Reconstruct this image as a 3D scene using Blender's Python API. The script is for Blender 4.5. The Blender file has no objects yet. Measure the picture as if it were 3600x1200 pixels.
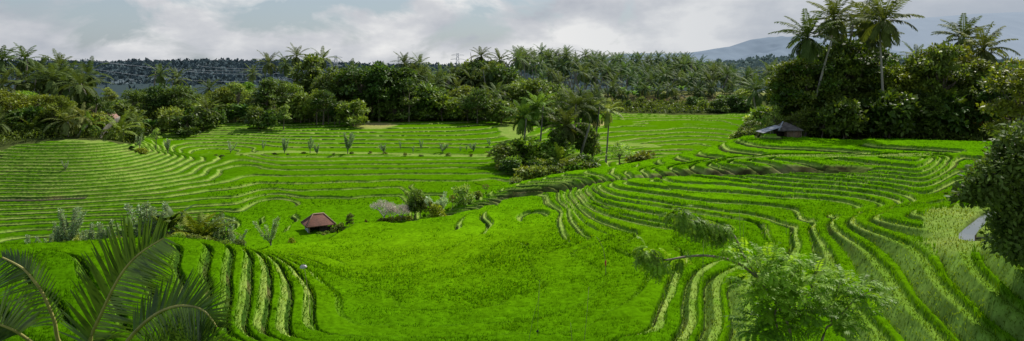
import bpy, math, random, time
import numpy as np
from mathutils import Vector, Matrix
T0 = time.time()
rng = np.random.default_rng(7)
random.seed(7)
SC = bpy.context.scene
COL = SC.collection
F = 2346.0          # focal length in photo pixels, horizon at row 250, eye at the origin
U0, V0 = 1800.0, 250.0

# ------------------------------------------------------------------ materials
def new_mat(name):
    m = bpy.data.materials.new(name); m.use_nodes = True
    nt = m.node_tree
    for n in list(nt.nodes): nt.nodes.remove(n)
    return m, nt, nt.nodes, nt.links

def out_of(nt, sock):
    o = nt.nodes.new('ShaderNodeOutputMaterial'); nt.links.new(sock, o.inputs[0])

def ramp(nd, stops):
    r = nd.new('ShaderNodeValToRGB'); e = r.color_ramp.elements
    while len(e) < len(stops): e.new(0.5)
    for i, (p, c) in enumerate(stops):
        e[i].position = p; e[i].color = (*c, 1) if len(c) == 3 else c
    return r

def mat_solid(name, col, rough=0.8, var=0.25, scale=3.0, spec=0.3, bump=0.0, metallic=0.0):
    """plain material with mottling"""
    m, nt, nd, lk = new_mat(name)
    tc = nd.new('ShaderNodeTexCoord')
    nz = nd.new('ShaderNodeTexNoise'); nz.inputs['Scale'].default_value = scale; nz.inputs['Detail'].default_value = 6
    lk.new(tc.outputs['Object'], nz.inputs['Vector'])
    lo = tuple(c*(1-var) for c in col); hi = tuple(min(1, c*(1+var)) for c in col)
    r = ramp(nd, [(0.3, lo), (0.7, hi)])
    lk.new(nz.outputs['Fac'], r.inputs[0])
    p = nd.new('ShaderNodeBsdfPrincipled')
    lk.new(r.outputs[0], p.inputs['Base Color'])
    p.inputs['Roughness'].default_value = rough
    p.inputs['Metallic'].default_value = metallic
    p.inputs['Specular IOR Level'].default_value = spec
    if bump:
        b = nd.new('ShaderNodeBump'); b.inputs['Strength'].default_value = bump
        lk.new(nz.outputs['Fac'], b.inputs['Height']); lk.new(b.outputs[0], p.inputs['Normal'])
    out_of(nt, p.outputs[0])
    return m

def mat_leaf(name, col, trans=0.35, rough=0.45, spec=0.35, var=0.35, scale=0.7, tcol=None):
    """leaf: diffuse + translucent, tinted by the object's colour, mottled clump by clump and leaf by leaf"""
    m, nt, nd, lk = new_mat(name)
    oi = nd.new('ShaderNodeObjectInfo')
    tc = nd.new('ShaderNodeTexCoord')
    nz = nd.new('ShaderNodeTexNoise'); nz.inputs['Scale'].default_value = scale; nz.inputs['Detail'].default_value = 3
    lk.new(tc.outputs['Object'], nz.inputs['Vector'])
    g = nd.new('ShaderNodeNewGeometry')
    add = nd.new('ShaderNodeMath'); add.operation = 'ADD'
    lk.new(nz.outputs['Fac'], add.inputs[0])
    ma = nd.new('ShaderNodeMath'); ma.operation = 'MULTIPLY_ADD'
    lk.new(g.outputs['Random Per Island'], ma.inputs[0]); ma.inputs[1].default_value = 0.5; ma.inputs[2].default_value = -0.25
    lk.new(ma.outputs[0], add.inputs[1])
    lo = tuple(c*(1-var) for c in col); hi = tuple(c*(1+var) for c in col)
    r = ramp(nd, [(0.2, lo), (0.8, hi)])
    lk.new(add.outputs[0], r.inputs[0])
    mx = nd.new('ShaderNodeMix'); mx.data_type = 'RGBA'; mx.blend_type = 'MULTIPLY'; mx.inputs[0].default_value = 1
    lk.new(r.outputs[0], mx.inputs[6]); lk.new(oi.outputs['Color'], mx.inputs[7])
    p = nd.new('ShaderNodeBsdfPrincipled')
    p.inputs['Roughness'].default_value = rough; p.inputs['Specular IOR Level'].default_value = spec
    lk.new(mx.outputs[2], p.inputs['Base Color'])
    t = nd.new('ShaderNodeBsdfTranslucent')
    tm = nd.new('ShaderNodeMix'); tm.data_type = 'RGBA'; tm.blend_type = 'MULTIPLY'; tm.inputs[0].default_value = 1
    tm.inputs[7].default_value = (*(tcol or (1.3, 1.25, 0.5)), 1)
    lk.new(mx.outputs[2], tm.inputs[6]); lk.new(tm.outputs[2], t.inputs['Color'])
    ms = nd.new('ShaderNodeMixShader'); ms.inputs[0].default_value = trans
    lk.new(p.outputs[0], ms.inputs[1]); lk.new(t.outputs[0], ms.inputs[2])
    out_of(nt, ms.outputs[0])
    return m

# ------------------------------------------------------------------ mesh helpers
def mesh_np(name, V, tris=None, quads=None, col=None, smooth=False):
    V = np.asarray(V, np.float32)
    me = bpy.data.meshes.new(name)
    loops = []; starts = []; n = 0
    if quads is not None and len(quads):
        q = np.asarray(quads, np.int32); loops.append(q.ravel()); starts.append(np.arange(len(q))*4); n += len(q)*4
    if tris is not None and len(tris):
        t = np.asarray(tris, np.int32); loops.append(t.ravel()); starts.append(n+np.arange(len(t))*3); n += len(t)*3
    L = np.concatenate(loops).astype(np.int32); S = np.concatenate(starts).astype(np.int32)
    me.vertices.add(len(V)); me.vertices.foreach_set('co', V.ravel())
    me.loops.add(len(L)); me.loops.foreach_set('vertex_index', L)
    me.polygons.add(len(S)); me.polygons.foreach_set('loop_start', S)
    if smooth: me.polygons.foreach_set('use_smooth', np.ones(len(S), bool))
    if col is not None:
        a = me.color_attributes.new('col', 'FLOAT_COLOR', 'POINT')
        c = np.ones((len(V), 4), np.float32); c[:, :3] = col
        a.data.foreach_set('color', c.ravel())
    me.update(calc_edges=True); me.validate(verbose=False) if len(V) < 1000 else None
    return me

def link(name, me, mat=None, parent=None, loc=None, label=None, cat=None, group=None, kind=None, rz=None, scale=None):
    o = bpy.data.objects.new(name, me); COL.objects.link(o)
    if mat is not None and me is not None and not me.materials: me.materials.append(mat)
    if parent: o.parent = parent
    if loc is not None: o.location = loc
    if rz is not None: o.rotation_euler = (0, 0, rz)
    if scale is not None: o.scale = scale
    if label: o['label'] = label
    if cat: o['category'] = cat
    if group: o['group'] = group
    if kind: o['kind'] = kind
    return o

def hash2(ix, iy, seed=0):
    h = (ix.astype(np.int64)*374761393 + iy.astype(np.int64)*668265263 + seed*974634541) & 0xFFFFFFFF
    h = ((h ^ (h >> 13))*1274126177) & 0xFFFFFFFF
    return ((h ^ (h >> 16)) & 0xFFFFFF)/float(0xFFFFFF)

def vnoise(x, y, seed=0):
    x = np.asarray(x, float); y = np.asarray(y, float)
    ix = np.floor(x); iy = np.floor(y); fx = x-ix; fy = y-iy
    fx = fx*fx*(3-2*fx); fy = fy*fy*(3-2*fy)
    a = hash2(ix, iy, seed); b = hash2(ix+1, iy, seed); c = hash2(ix, iy+1, seed); d = hash2(ix+1, iy+1, seed)
    return (a*(1-fx)+b*fx)*(1-fy)+(c*(1-fx)+d*fx)*fy

def fbm(x, y, seed=0, o=3):
    s = 0; a = 0.5; t = 0
    for i in range(o):
        s = s+a*vnoise(x*2**i, y*2**i, seed+i*17); t += a; a *= 0.5
    return s/t

def sstep(a, b, x):
    t = np.clip((x-a)/(b-a), 0, 1); return t*t*(3-2*t)

def world(u, v, d):
    return Vector(((u-U0)/F*d, d, -(v-V0)/F*d))

# ------------------------------------------------------------------ terrain height
PTS_Z = [ # photo column, photo row, height: the distance follows from the two
 (0,1200,-10.2),(350,1200,-10.6),(700,1200,-11.9),(0,1000,-10.6),(300,1000,-11.2),(0,880,-11.5),(150,868,-11.8),(400,855,-12.0),(620,848,-12.3),(760,862,-12.7),
 (600,930,-12.0),(600,1080,-11.7),(830,870,-13.0),(820,1020,-13.0),(810,1180,-13.0),(900,885,-13.9),(985,920,-14.6),(1060,985,-14.6),(1120,1060,-14.6),(960,1180,-14.0),(700,1000,-12.2),
 (1100,1150,-14.6),(1400,1200,-14.4),(1250,1100,-15.2),(1500,1000,-15.5),(1500,850,-16.7),(1100,860,-18.0),(1020,868,-17.6),(1300,800,-17.7),(1200,950,-16.0),(1600,785,-16.8),(1480,775,-17.5),
 (1800,800,-15.9),(1860,770,-15.8),(2000,745,-14.7),(1700,752,-16.2),(2000,1000,-15.2),
 # A
 (2826,612,-11.0),(3136,631,-11.0),(3346,681,-10.9),(3086,765,-11.0),(3371,1016,-11.0),(3600,1200,-11.0),
 # B
 (2250,642,-12.3),(2400,645,-12.2),(2600,655,-12.2),(2717,672,-12.2),(3002,698,-12.2),(3103,723,-12.2),(2885,790,-12.2),(3153,1016,-12.2),(3330,1200,-12.2),
 # C
 (2100,658,-13.0),(2250,674,-12.8),(2484,700,-12.7),(2800,722,-12.7),(2960,745,-12.65),
 # D
 (2080,705,-13.4),(2255,724,-13.25),(2536,766,-13.2),(2700,803,-13.2),(2760,815,-13.2),(2935,975,-13.2),(3100,1200,-13.2),
 # E to H
 (2410,820,-13.9),(2640,920,-13.8),(2568,970,-13.8),(2435,1197,-13.8),(2230,832,-14.2),(2460,890,-14.1),(2390,950,-14.2),(2260,1075,-14.2),(2100,1200,-14.2),
 (2050,832,-14.6),(2303,963,-14.5),(2000,1200,-14.5),(2200,985,-14.8),(2120,1070,-14.8),
 # right edge
 (3330,745,-10.3),(3430,800,-10.0),(3500,900,-9.8),(3600,1030,-9.8),(3600,860,-9.0),(3300,605,-10.1),(3600,700,-9.4),(3450,600,-9.8),(3450,560,-9.4),(3150,590,-10.2),(3010,605,-10.6),(2900,640,-11.5),
 # slope above the gully
 (2628,480,-9.3),(2700,500,-9.3),(3100,515,-9.0),(3400,528,-8.9),(2577,506,-9.8),(2640,525,-9.8),(3000,528,-9.45),(2518,527,-10.3),(2600,546,-10.3),(2850,550,-10.0),(3100,550,-9.75),(3350,566,-9.7),
 (2421,550,-10.75),(2550,566,-10.75),(2900,566,-10.25),(2378,564,-11.2),(2580,583,-11.0),(2310,578,-11.65),(2420,600,-11.7),(2255,588,-12.0),(2310,607,-12.0),(2186,595,-12.4),(2234,620,-12.4),
 (2096,605,-12.85),(2180,634,-12.75),(2000,619,-13.4),(2103,643,-13.3),(1928,629,-13.9),(2040,652,-13.8),(1852,644,-14.5),(1955,662,-14.4),(1760,675,-15.6),(1660,735,-16.9),(1520,768,-17.5),
 (1800,692,-16.0),(1960,664,-14.5),(2190,635,-12.8),(2310,622,-12.3),(2430,610,-11.9),(2670,600,-11.1),(2850,590,-10.55),
 # valley floor
 (900,845,-18.4),(780,880,-18.7),(640,860,-19.3),
]
PTS = [(u, v, -z*F/(v-V0)) for u, v, z in PTS_Z]
for u_ in (900, 1100, 1300, 1500, 1700):
    for d_, z_ in ((82, -18.2), (92, -17.8), (103, -17.3), (113, -16.9), (122, -16.4), (132, -15.8)):
        if u_ == 900 and d_ < 100: continue
        if u_ == 1700 and d_ < 105: continue
        PTS.append((u_, V0-z_*F/d_, d_))
PTS += [
 (2850,492,93.5),(3000,500,90),(2900,470,102),(3300,478,102),(3600,480,102),(2700,480,97),
 (1640,640,104),
 # far centre fields
 (700,540,133),(1000,480,150),(1400,480,150),(1000,435,167),(1300,428,178),(1650,425,182),(700,450,160),(1700,500,142),
 (2200,545,139),(2500,545,139),(2000,500,150),(2200,500,155),(2600,500,155),(2300,450,183),(2600,450,183),(2000,450,180),(2200,405,222),(2600,405,222),(1950,420,205),
 # left hill
 (0,868,74),(300,850,77),(560,830,80),(0,760,84),(300,750,86),(600,760,85.5),(0,620,97),(300,620,97),(0,540,106),(120,500,112),(300,492,113),(420,505,113),(480,535,112),(600,610,104),(700,660,99),
 (850,765,86),(760,600,113),(640,545,126),
]
P = [(( u-U0)/F*d, d, -(v-V0)/F*d) for u, v, d in PTS]
HID = [ # column, distance, height: hidden or outside the frame
 (-500,45,-11),(-500,75,-18.5),(-500,100,-14.5),(-500,120,-10.5),(-500,25,-9.3),(4100,25,-8.3),(4100,45,-8.6),(4100,90,-8.5),(4100,120,-8.2),
 (0,58,-17.5),(300,60,-18.5),(500,62,-18.9),(-500,60,-17),(700,66,-18.9),
 (0,10,-5.2),(1800,10,-6.2),(3000,10,-6.0),(3600,9,-5.6),(1000,12,-6.9),(-600,6,-3),(4300,5,-3),(2400,16,-8.6),(1200,20,-9.8),
 (1800,3,-2.5),(1800,0.5,-1.8),
 (1800,97,-17.4),(2000,102,-17.6),(2200,106,-17.7),(2400,112,-17.7),(2560,118,-17.6),(1950,115,-16.6),(2620,122,-17.3),
 (100,125,-10.5),(100,160,-12),(420,128,-13),(100,220,-14),(520,150,-15),(600,170,-12.8),(1000,200,-12.5),(1000,260,-13),(1500,230,-12.5),
 (2200,255,-10.2),(2600,255,-10.4),(2200,285,-9.0),(2600,285,-9.2),(2400,360,-9.0),(1800,280,-11),(400,300,-14),(1200,360,-13),
 (2680,140,-15.0),(2760,120,-9.6),(3000,130,-9.0),(3600,130,-8.5),(3200,180,-9.5),(3200,260,-11),(4200,200,-9),(-500,180,-12),(3200,350,-12),(4200,350,-12),(-600,350,-14),
]
P += [((u-U0)/F*d, d, z) for u, d, z in HID]
P = np.array(P)
def _k(r2): return 0.5*r2*np.log(r2+1e-6)
_n = len(P)
_A = np.zeros((_n+3, _n+3))
_d2 = ((P[:, None, :2]-P[None, :, :2])**2).sum(2)
_A[:_n, :_n] = _k(_d2)+np.eye(_n)*6.0
_A[:_n, _n:] = np.c_[np.ones(_n), P[:, :2]]; _A[_n:, :_n] = _A[:_n, _n:].T
_w = np.linalg.solve(_A, np.r_[P[:, 2], 0, 0, 0])
def z_smooth(x, y):
    x = np.asarray(x, float); y = np.asarray(y, float); sh = x.shape
    x = x.ravel(); y = y.ravel(); out = np.empty_like(x)
    for i in range(0, len(x), 60000):
        xs = x[i:i+60000]; ys = np.minimum(y[i:i+60000], 380)
        r2 = (xs[:, None]-P[None, :, 0])**2+(ys[:, None]-P[None, :, 1])**2
        out[i:i+60000] = _k(r2)@_w[:_n]+_w[_n]+_w[_n+1]*xs+_w[_n+2]*ys
    out = np.clip(out, -21, -1.6)
    b = sstep(290, 380, y)
    out = out*(1-b)+(-13.0)*b
    return out.reshape(sh)

# far limit of the paddies by photo column (distance)
DE_U = [-600, -200, 0, 100, 250, 420, 470, 500, 620, 900, 1000, 1300, 1650, 1800, 1960, 2150, 2600, 2640, 2650, 2680, 2800, 3000, 3300, 3500, 3530, 4200]
DE_D = [ 112, 110, 108, 111, 114, 114, 118, 150, 163, 168, 169, 180, 184, 198, 214, 226, 226, 226, 93.5, 95, 96, 93, 90, 87, 40, 40]
GULLY = [world(u, v, -z*F/(v-V0)) for u, v, z in [(1400,775,-17.6),(1480,768,-17.5),(1560,750,-17.2),(1650,730,-16.8),(1720,712,-16.4),(1800,692,-16.0),(1960,664,-14.5),(2190,635,-12.8),(2310,622,-12.3),(2430,610,-11.9),(2670,600,-11.1),(2850,590,-10.55),(3010,583,-10.15)]]
STREAM = [world(u, v, -z*F/(v-V0)) for u, v, z in [(3510,742,-9.9),(3478,757,-10.0),(3440,782,-10.1),(3404,806,-10.15),(3404,826,-10.2),(3440,845,-10.25),(3500,862,-10.3),(3600,878,-10.3)]]
def dist_line(x, y, L):
    best = np.full(x.shape, 1e9)
    for a, b in zip(L[:-1], L[1:]):
        dx, dy = b.x-a.x, b.y-a.y; l2 = dx*dx+dy*dy
        t = np.clip(((x-a.x)*dx+(y-a.y)*dy)/l2, 0, 1)
        best = np.minimum(best, (x-a.x-t*dx)**2+(y-a.y-t*dy)**2)
    return np.sqrt(best)

def spot(U, D, u, d, ru, rd):
    return np.exp(-(((U-u)/ru)**2+((D-d)/rd)**2))

NU, ND = 1040, 1750
GU = np.linspace(-330, 3940, NU)
_seg = [(7.0, 20, 130), (20, 40, 330), (40, 70, 430), (70, 120, 680), (120, 235, 360), (235, 9000, 150)]
LD = np.concatenate([np.linspace(math.log(a_), math.log(b_), n_, endpoint=False) for a_, b_, n_ in _seg]+[[math.log(9000.0)]])
LD = np.r_[math.log(2.0), math.log(4.0), LD]
ND = len(LD)
GD = np.exp(LD)
U, D = np.meshgrid(GU, GD)            # rows: distance
X = (U-U0)/F*D; Y = D
_S = 4
_iu = np.unique(np.r_[np.arange(0, NU, _S), NU-1]); _id = np.unique(np.r_[np.arange(0, ND, _S), ND-1])
_zc = z_smooth(X[np.ix_(_id, _iu)], Y[np.ix_(_id, _iu)])
_zc = np.stack([np.interp(GU, GU[_iu], r_) for r_ in _zc])
Z0 = np.stack([np.interp(LD, LD[_id], c_) for c_ in _zc.T]).T
_fm = sstep(0, 8, D-np.interp(U, [900, 1100, 1300, 1500, 1650, 1750], [98, 86, 83, 86, 97, 106]))*sstep(850, 1050, U)*sstep(1790, 1700, U)*sstep(138, 131, D)
Z0 = Z0*(1-_fm)+_fm*np.interp(D-(U-1300)*0.004, [80, 92, 103, 113, 122, 132, 140], [-18.3, -17.8, -17.3, -16.9, -16.4, -15.85, -15.3])
dedge = np.interp(U, DE_U, DE_D)
dedge = dedge*(1+0.03*(fbm(U/60.0, U*0+3.3, 5)-0.5))
field = sstep(0.0, 1.0, (dedge-D)/(0.006*D+0.3))
dg = dist_line(X, Y, GULLY); ds = dist_line(X, Y, STREAM)
# grassy flat around the stream and rough banks that carry no rice
nonrice = np.clip(np.maximum.reduce([
    sstep(3.2, 1.8, ds+1.2*(fbm(X/2, Y/2, 61)-0.5)),
    sstep(0.45, 0.6, spot(U, D, 3310, 47.5, 85, 5)+0.15*(fbm(X/2, Y/2, 3)-0.5)),
    sstep(0.45, 0.6, spot(U, D, 3640, 40, 110, 9)+0.2*(fbm(X/2, Y/2, 4)-0.5)),
    sstep(0.42, 0.55, spot(U, D, 1310, 170, 100, 8)+0.35*(fbm(X/6, Y/6, 13)-0.5)),
    sstep(0.42, 0.55, spot(U, D, 1810, 170, 70, 24)+0.3*(fbm(X/6, Y/6, 14)-0.5)),
    sstep(0.50, 0.60, spot(U, D, 2100, 196, 38, 15)+0.2*(fbm(X/6, Y/6, 15)-0.5)),
    sstep(0.42, 0.55, spot(U, D, 1420, 180, 60, 3)+0.35*(fbm(X/6, Y/6, 16)-0.5)),
    sstep(0.42, 0.55, spot(U, D, 280, 113, 110, 2.6)+0.35*(fbm(X/3, Y/3, 16)-0.5)),
    sstep(0.45, 0.55, spot(U, D, 2350, 152, 600, 3.0)*sstep(1900, 2150, U)*sstep(2400, 2250, U)+0.3*(fbm(X/3, Y/3, 19)-0.5)),
    sstep(0.45, 0.55, np.exp(-((D-np.interp(U, [600, 1000, 1750], [124, 131, 126]))/1.7)**2)*sstep(700, 950, U)*sstep(1800, 1700, U)+0.45*(fbm(X/4, Y/2, 18)-0.5)),
    ]), 0, 1)
dry = np.clip(np.maximum.reduce([spot(U, D, 1310, 170, 110, 9), spot(U, D, 2100, 196, 45, 17)*1.1, spot(U, D, 1420, 180, 60, 4), spot(U, D, 2300, 190, 130, 14)*0.45]), 0, 1)

# ------------------------------------------------------------------ terraces
near_r = sstep(2250, 2700, U)*sstep(52, 42, D)
upper = sstep(0, 3, D-np.interp(U, [1300, 1480, 1800, 2190, 2430, 2850, 3600], [79, 79.5, 85, 81, 79, 76.6, 70]))*sstep(1400, 1500, U)*sstep(104, 99, D)
lefthill = sstep(900, 700, U)*sstep(68, 72, D)*sstep(135, 125, D)
midr = sstep(1750, 2000, U)*sstep(54, 58, D)*sstep(3400, 3200, U)*(1-upper)*sstep(100, 92, D)
floorz = sstep(84, 92, D)*sstep(800, 1000, U)*sstep(1800, 1700, U)
farD = sstep(126, 136, D)
farf = np.maximum(farD, floorz)
# several step heights, each meeting the next where their terraces coincide
ST = [(0.42, -11.6, 0), (0.92, -11.45, 0), (0.50, -11.6, 0), (0.26, -13.28, -4), (0.31, -17.9, -15), (0.22, -17.06, -13), (0.31, -17.06, -13)]
wt = np.stack([np.zeros_like(U), near_r, upper, midr, lefthill, farf*(1-lefthill)*(1-farD), farD*(1-lefthill)])
wt[0] = np.clip(1-wt[1:].sum(0), 0, 1); wt /= wt.sum(0)
bowl = sstep(1050, 1250, U)*sstep(np.interp(D, [30, 40, 60], [2150, 2350, 2450]), np.interp(D, [30, 40, 60], [1950, 2150, 2300]), U)*sstep(30, 34, D)*sstep(np.interp(U, [1100, 1300, 2000, 2400], [78, 72, 58, 53]), np.interp(U, [1100, 1300, 2000, 2400], [72, 66, 53, 48]), D)
bowl = np.maximum(bowl, sstep(1900, 2100, U)*sstep(2800, 2650, U)*np.exp(-((D-np.interp(U, [1900, 2230, 2410, 2700], [57, 54.5, 54, 51.5]))/2.2)**2))
wob = (1-0.6*floorz-0.65*upper-0.6*sstep(1000, 700, U)*sstep(62, 56, D))*((fbm(X/9, Y/9, 31)-0.5)*0.26+(fbm(X/3.2, Y/3.2, 33, 2)-0.5)*0.10)*(1-0.4*midr)
t = np.zeros_like(U); inv = np.zeros_like(U)
for k, (s_, z_, o_) in enumerate(ST):
    t += wt[k]*((Z0+wob-z_)/s_+o_); inv += wt[k]/s_
step = 1/inv
cell = np.floor((X+2.5*vnoise(Y/5, X*0, 8)+0.25*Y)/9.0)
cell2 = np.floor((X+6*vnoise(Y/12, X*0, 9))/26.0)
row = np.floor(Z0/0.6)
jog = midr*0.32*(hash2(cell, row, 3)-0.5)*2 + (1-midr)*0.16*(hash2(cell2, cell2*0, 5)-0.5)*sstep(105, 125, D)
t = t+jog
tu = np.gradient(t-jog, axis=1)/np.gradient(U, axis=1)
td = np.gradient(t-jog, axis=0)/np.gradient(D, axis=0)
tx = tu*F/D; ty = td-tx*X/D
g = np.sqrt(tx*tx+ty*ty)+0.02
fr = t-np.floor(t); lev = np.floor(t)
w = 1/g
dl = fr*w; du = (1-fr)*w
rw = np.minimum((0.26+0.42*near_r+0.14*upper-0.06*midr)*(1-0.55*bowl), 0.34*w)
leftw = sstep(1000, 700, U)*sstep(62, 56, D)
bw = np.minimum((0.27+0.33*near_r-0.08*leftw-0.06*farf+0.05*upper)*(0.7+0.7*vnoise(X/4, Y/4, 41)), 0.28*w)*(1-0.9*bowl)
gap = (0.09+0.08*near_r-0.05*midr)*(1-0.8*bowl)
riser = np.clip(1-du/rw, 0, 1)
rice_h = 0.42-0.12*lefthill-0.22*farD-0.1*floorz+0.10*sstep(55, 40, D)+0.1*(vnoise(lev*1.7, cell2*0.9, 51)-0.5)
ricem = sstep(bw, bw+0.14+0.1*near_r, dl)*sstep(rw+gap*0.4, rw+gap+0.08, du)*field*(1-nonrice)
fallow = ((hash2(lev, cell2, 71) > 0.965) & (lefthill > 0.5) & (D > 84)) | ((spot(U, D, 3190, 88.2, 90, 1.2) > 0.45))
ricem = np.maximum(ricem, 0.88*bowl*field*(1-nonrice))
ricem = ricem*(1-fallow)
terr = Z0+wob-fr*step+riser*step+0.07*sstep(bw*1.1, bw*0.5, dl)*(riser < 0.01)
terr = terr*(1-0.93*bowl)+(Z0+wob-0.5*step)*0.93*bowl
fl = field*(1-0.85*nonrice)
micro = (vnoise(X/0.35, Y/0.35, 81)-0.5)*0.10+(vnoise(X/0.16, Y/0.16, 82)-0.5)*0.07
Z = terr*fl+(Z0+0.25*(fbm(X/3, Y/3, 91)-0.5))*(1-fl)
Zbase = Z.copy()
canopy = rice_h*ricem
Z = Z+canopy*np.interp(D, [25, 60, 66], [0.66, 0.84, 0.92])+micro*np.clip(0.35+ricem, 0, 1)*sstep(500, 200, D)
# the gully and the stream bed are cut in
gcut = np.exp(-(dg/1.15)**2)*(1-sstep(1500, 1400, U)*0.6)
Z = Z-gcut*(1.15+0.3*vnoise(X/2, Y/2, 7))*field
scut = np.exp(-(ds/0.48)**4)
Z = np.where(scut > 0.02, Z*(1-scut)+(Z0-0.62)*scut, Z)
ricem = ricem*sstep(0.28, 0.12, gcut)*sstep(0.15, 0.05, scut)

# ------------------------------------------------------------------ ground colours (albedo, with soft light, shade and haze painted in)
def C(r, g_, b): return np.array([r, g_, b])
def mixc(a, b, f): return a*(1-f[..., None])+b*f[..., None]
par = hash2(lev, cell2, 101); par2 = hash2(lev*3, cell2, 102)
big = fbm(X/26, Y/26, 111)
fine = vnoise(X/0.9, Y/0.9, 112)*0.6+vnoise(X/0.3, Y/0.3, 113)*0.4
rice_c = np.ones(X.shape+(3,))*C(0.110, 0.268, 0.002)
rice_c = mixc(rice_c, C(0.145, 0.312, 0.002)*np.ones_like(rice_c), np.clip((par-0.35)*0.8+(big-0.5)*1.2, 0, 1))
rice_c = mixc(rice_c, C(0.076, 0.205, 0.002)*np.ones_like(rice_c), np.clip(0.75*lefthill+0.5*(par2-0.6)+0.55*sstep(900, 500, U)*sstep(70, 50, D), 0, 0.9))  # darker plots at random; soft shade painted over left hill and lower left
rice_c = mixc(rice_c, C(0.20, 0.37, 0.003)*np.ones_like(rice_c), 0.55*spot(U, D, 1550, 60, 650, 13))  # pool of light painted into the middle of the bowl
rice_c = mixc(rice_c, C(0.082, 0.22, 0.002)*np.ones_like(rice_c), 0.6*sstep(46, 33, D)*sstep(2500, 1900, U))  # nearer rice dimmed, the soft shade put into its colour
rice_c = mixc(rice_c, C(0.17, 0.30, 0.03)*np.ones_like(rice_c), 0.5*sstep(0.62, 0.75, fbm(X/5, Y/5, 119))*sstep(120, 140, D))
rice_c = rice_c*(1-0.27*np.maximum.reduce([lefthill, floorz, sstep(98, 112, D), sstep(64, 72, D)*sstep(1750, 1500, U)*0.6]))[..., None]*(1-0.10*sstep(1500, 600, U)*sstep(70, 50, D))[..., None]  # painted self-shade where blades are missing; lower left dimmed as well
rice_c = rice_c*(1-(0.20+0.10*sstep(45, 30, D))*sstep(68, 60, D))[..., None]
rice_c = rice_c*np.array([0.84, 0.90, 0.95])
rows_ = 0.5+0.5*np.sin(2*math.pi*(t*2.0+0.5*vnoise(X/3, Y/3, 117)))
rice_c = rice_c*(0.80+0.40*fine)[..., None]*(1-0.13*bowl*rows_*(0.4+0.6*vnoise(X/7, Y/7, 118)))[..., None]
bund_c = mixc(np.ones_like(rice_c)*C(0.15, 0.27, 0.03), np.ones_like(rice_c)*C(0.30, 0.38, 0.09), vnoise(X/1.1, Y/1.1, 121))
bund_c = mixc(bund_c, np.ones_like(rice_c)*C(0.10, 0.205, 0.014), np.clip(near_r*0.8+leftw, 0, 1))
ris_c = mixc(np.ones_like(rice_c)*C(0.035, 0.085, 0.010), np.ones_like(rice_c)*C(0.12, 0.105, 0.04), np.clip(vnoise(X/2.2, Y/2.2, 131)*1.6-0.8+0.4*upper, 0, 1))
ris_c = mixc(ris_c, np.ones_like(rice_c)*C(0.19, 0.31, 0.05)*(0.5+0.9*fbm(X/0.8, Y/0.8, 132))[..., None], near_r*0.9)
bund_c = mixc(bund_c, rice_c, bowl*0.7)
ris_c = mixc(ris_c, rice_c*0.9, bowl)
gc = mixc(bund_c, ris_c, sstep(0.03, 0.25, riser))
mud = (du < rw+gap+0.1) & (bowl < 0.5) & (riser <= 0.0)
gc = np.where(mud[..., None], C(0.03, 0.05, 0.012), gc)
gc = np.where((fallow & (riser <= 0))[..., None], C(0.075, 0.065, 0.045), gc)
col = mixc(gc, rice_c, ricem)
rough_c = mixc(np.ones_like(rice_c)*C(0.13, 0.24, 0.03), np.ones_like(rice_c)*C(0.24, 0.30, 0.07), fbm(X/1.6, Y/1.6, 141))
rough_c = mixc(rough_c, np.ones_like(rice_c)*C(0.36, 0.31, 0.12), np.clip(dry*1.2*fbm(X/4, Y/4, 151)*1.6-0.1, 0, 1))
col = mixc(col, rough_c, nonrice*field)
floor_c = mixc(np.ones_like(rice_c)*C(0.035, 0.055, 0.015), np.ones_like(rice_c)*C(0.085, 0.10, 0.03), fbm(X/5, Y/5, 161))
bank = sstep(2050, 2150, U)*sstep(2640, 2600, U)*sstep(236, 241, D)*sstep(300, 280, D)
floor_c = mixc(floor_c, np.ones_like(rice_c)*C(0.17, 0.14, 0.07), 0.8*bank*sstep(0.3, 0.7, fbm(X/7, Y/7, 162)))
floor_c = mixc(floor_c, np.ones_like(rice_c)*C(0.26, 0.28, 0.09), sstep(2050, 2150, U)*sstep(262, 275, D)*sstep(300, 290, D)*0.6)
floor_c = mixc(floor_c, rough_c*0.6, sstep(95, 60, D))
floor_c = mixc(floor_c, np.ones_like(rice_c)*C(0.045, 0.066, 0.072), sstep(300, 360, D))  # bluish distance haze painted into the far ground
col = mixc(floor_c, col, field)
soil = mixc(np.ones_like(rice_c)*C(0.05, 0.048, 0.018), np.ones_like(rice_c)*C(0.22, 0.22, 0.09), sstep(0.45, 0.75, fbm(X/3, Y/3, 171)))
col = mixc(col, soil, np.clip(sstep(0.12, 0.4, gcut)*field*(0.35+0.65*sstep(1650, 1900, U)), 0, 1)*(0.6+0.4*sstep(0.35, 0.6, fbm(X/2, Y/2, 172))))
col = mixc(col, np.ones_like(rice_c)*C(0.06, 0.05, 0.03), sstep(0.3, 0.7, scut))

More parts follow.
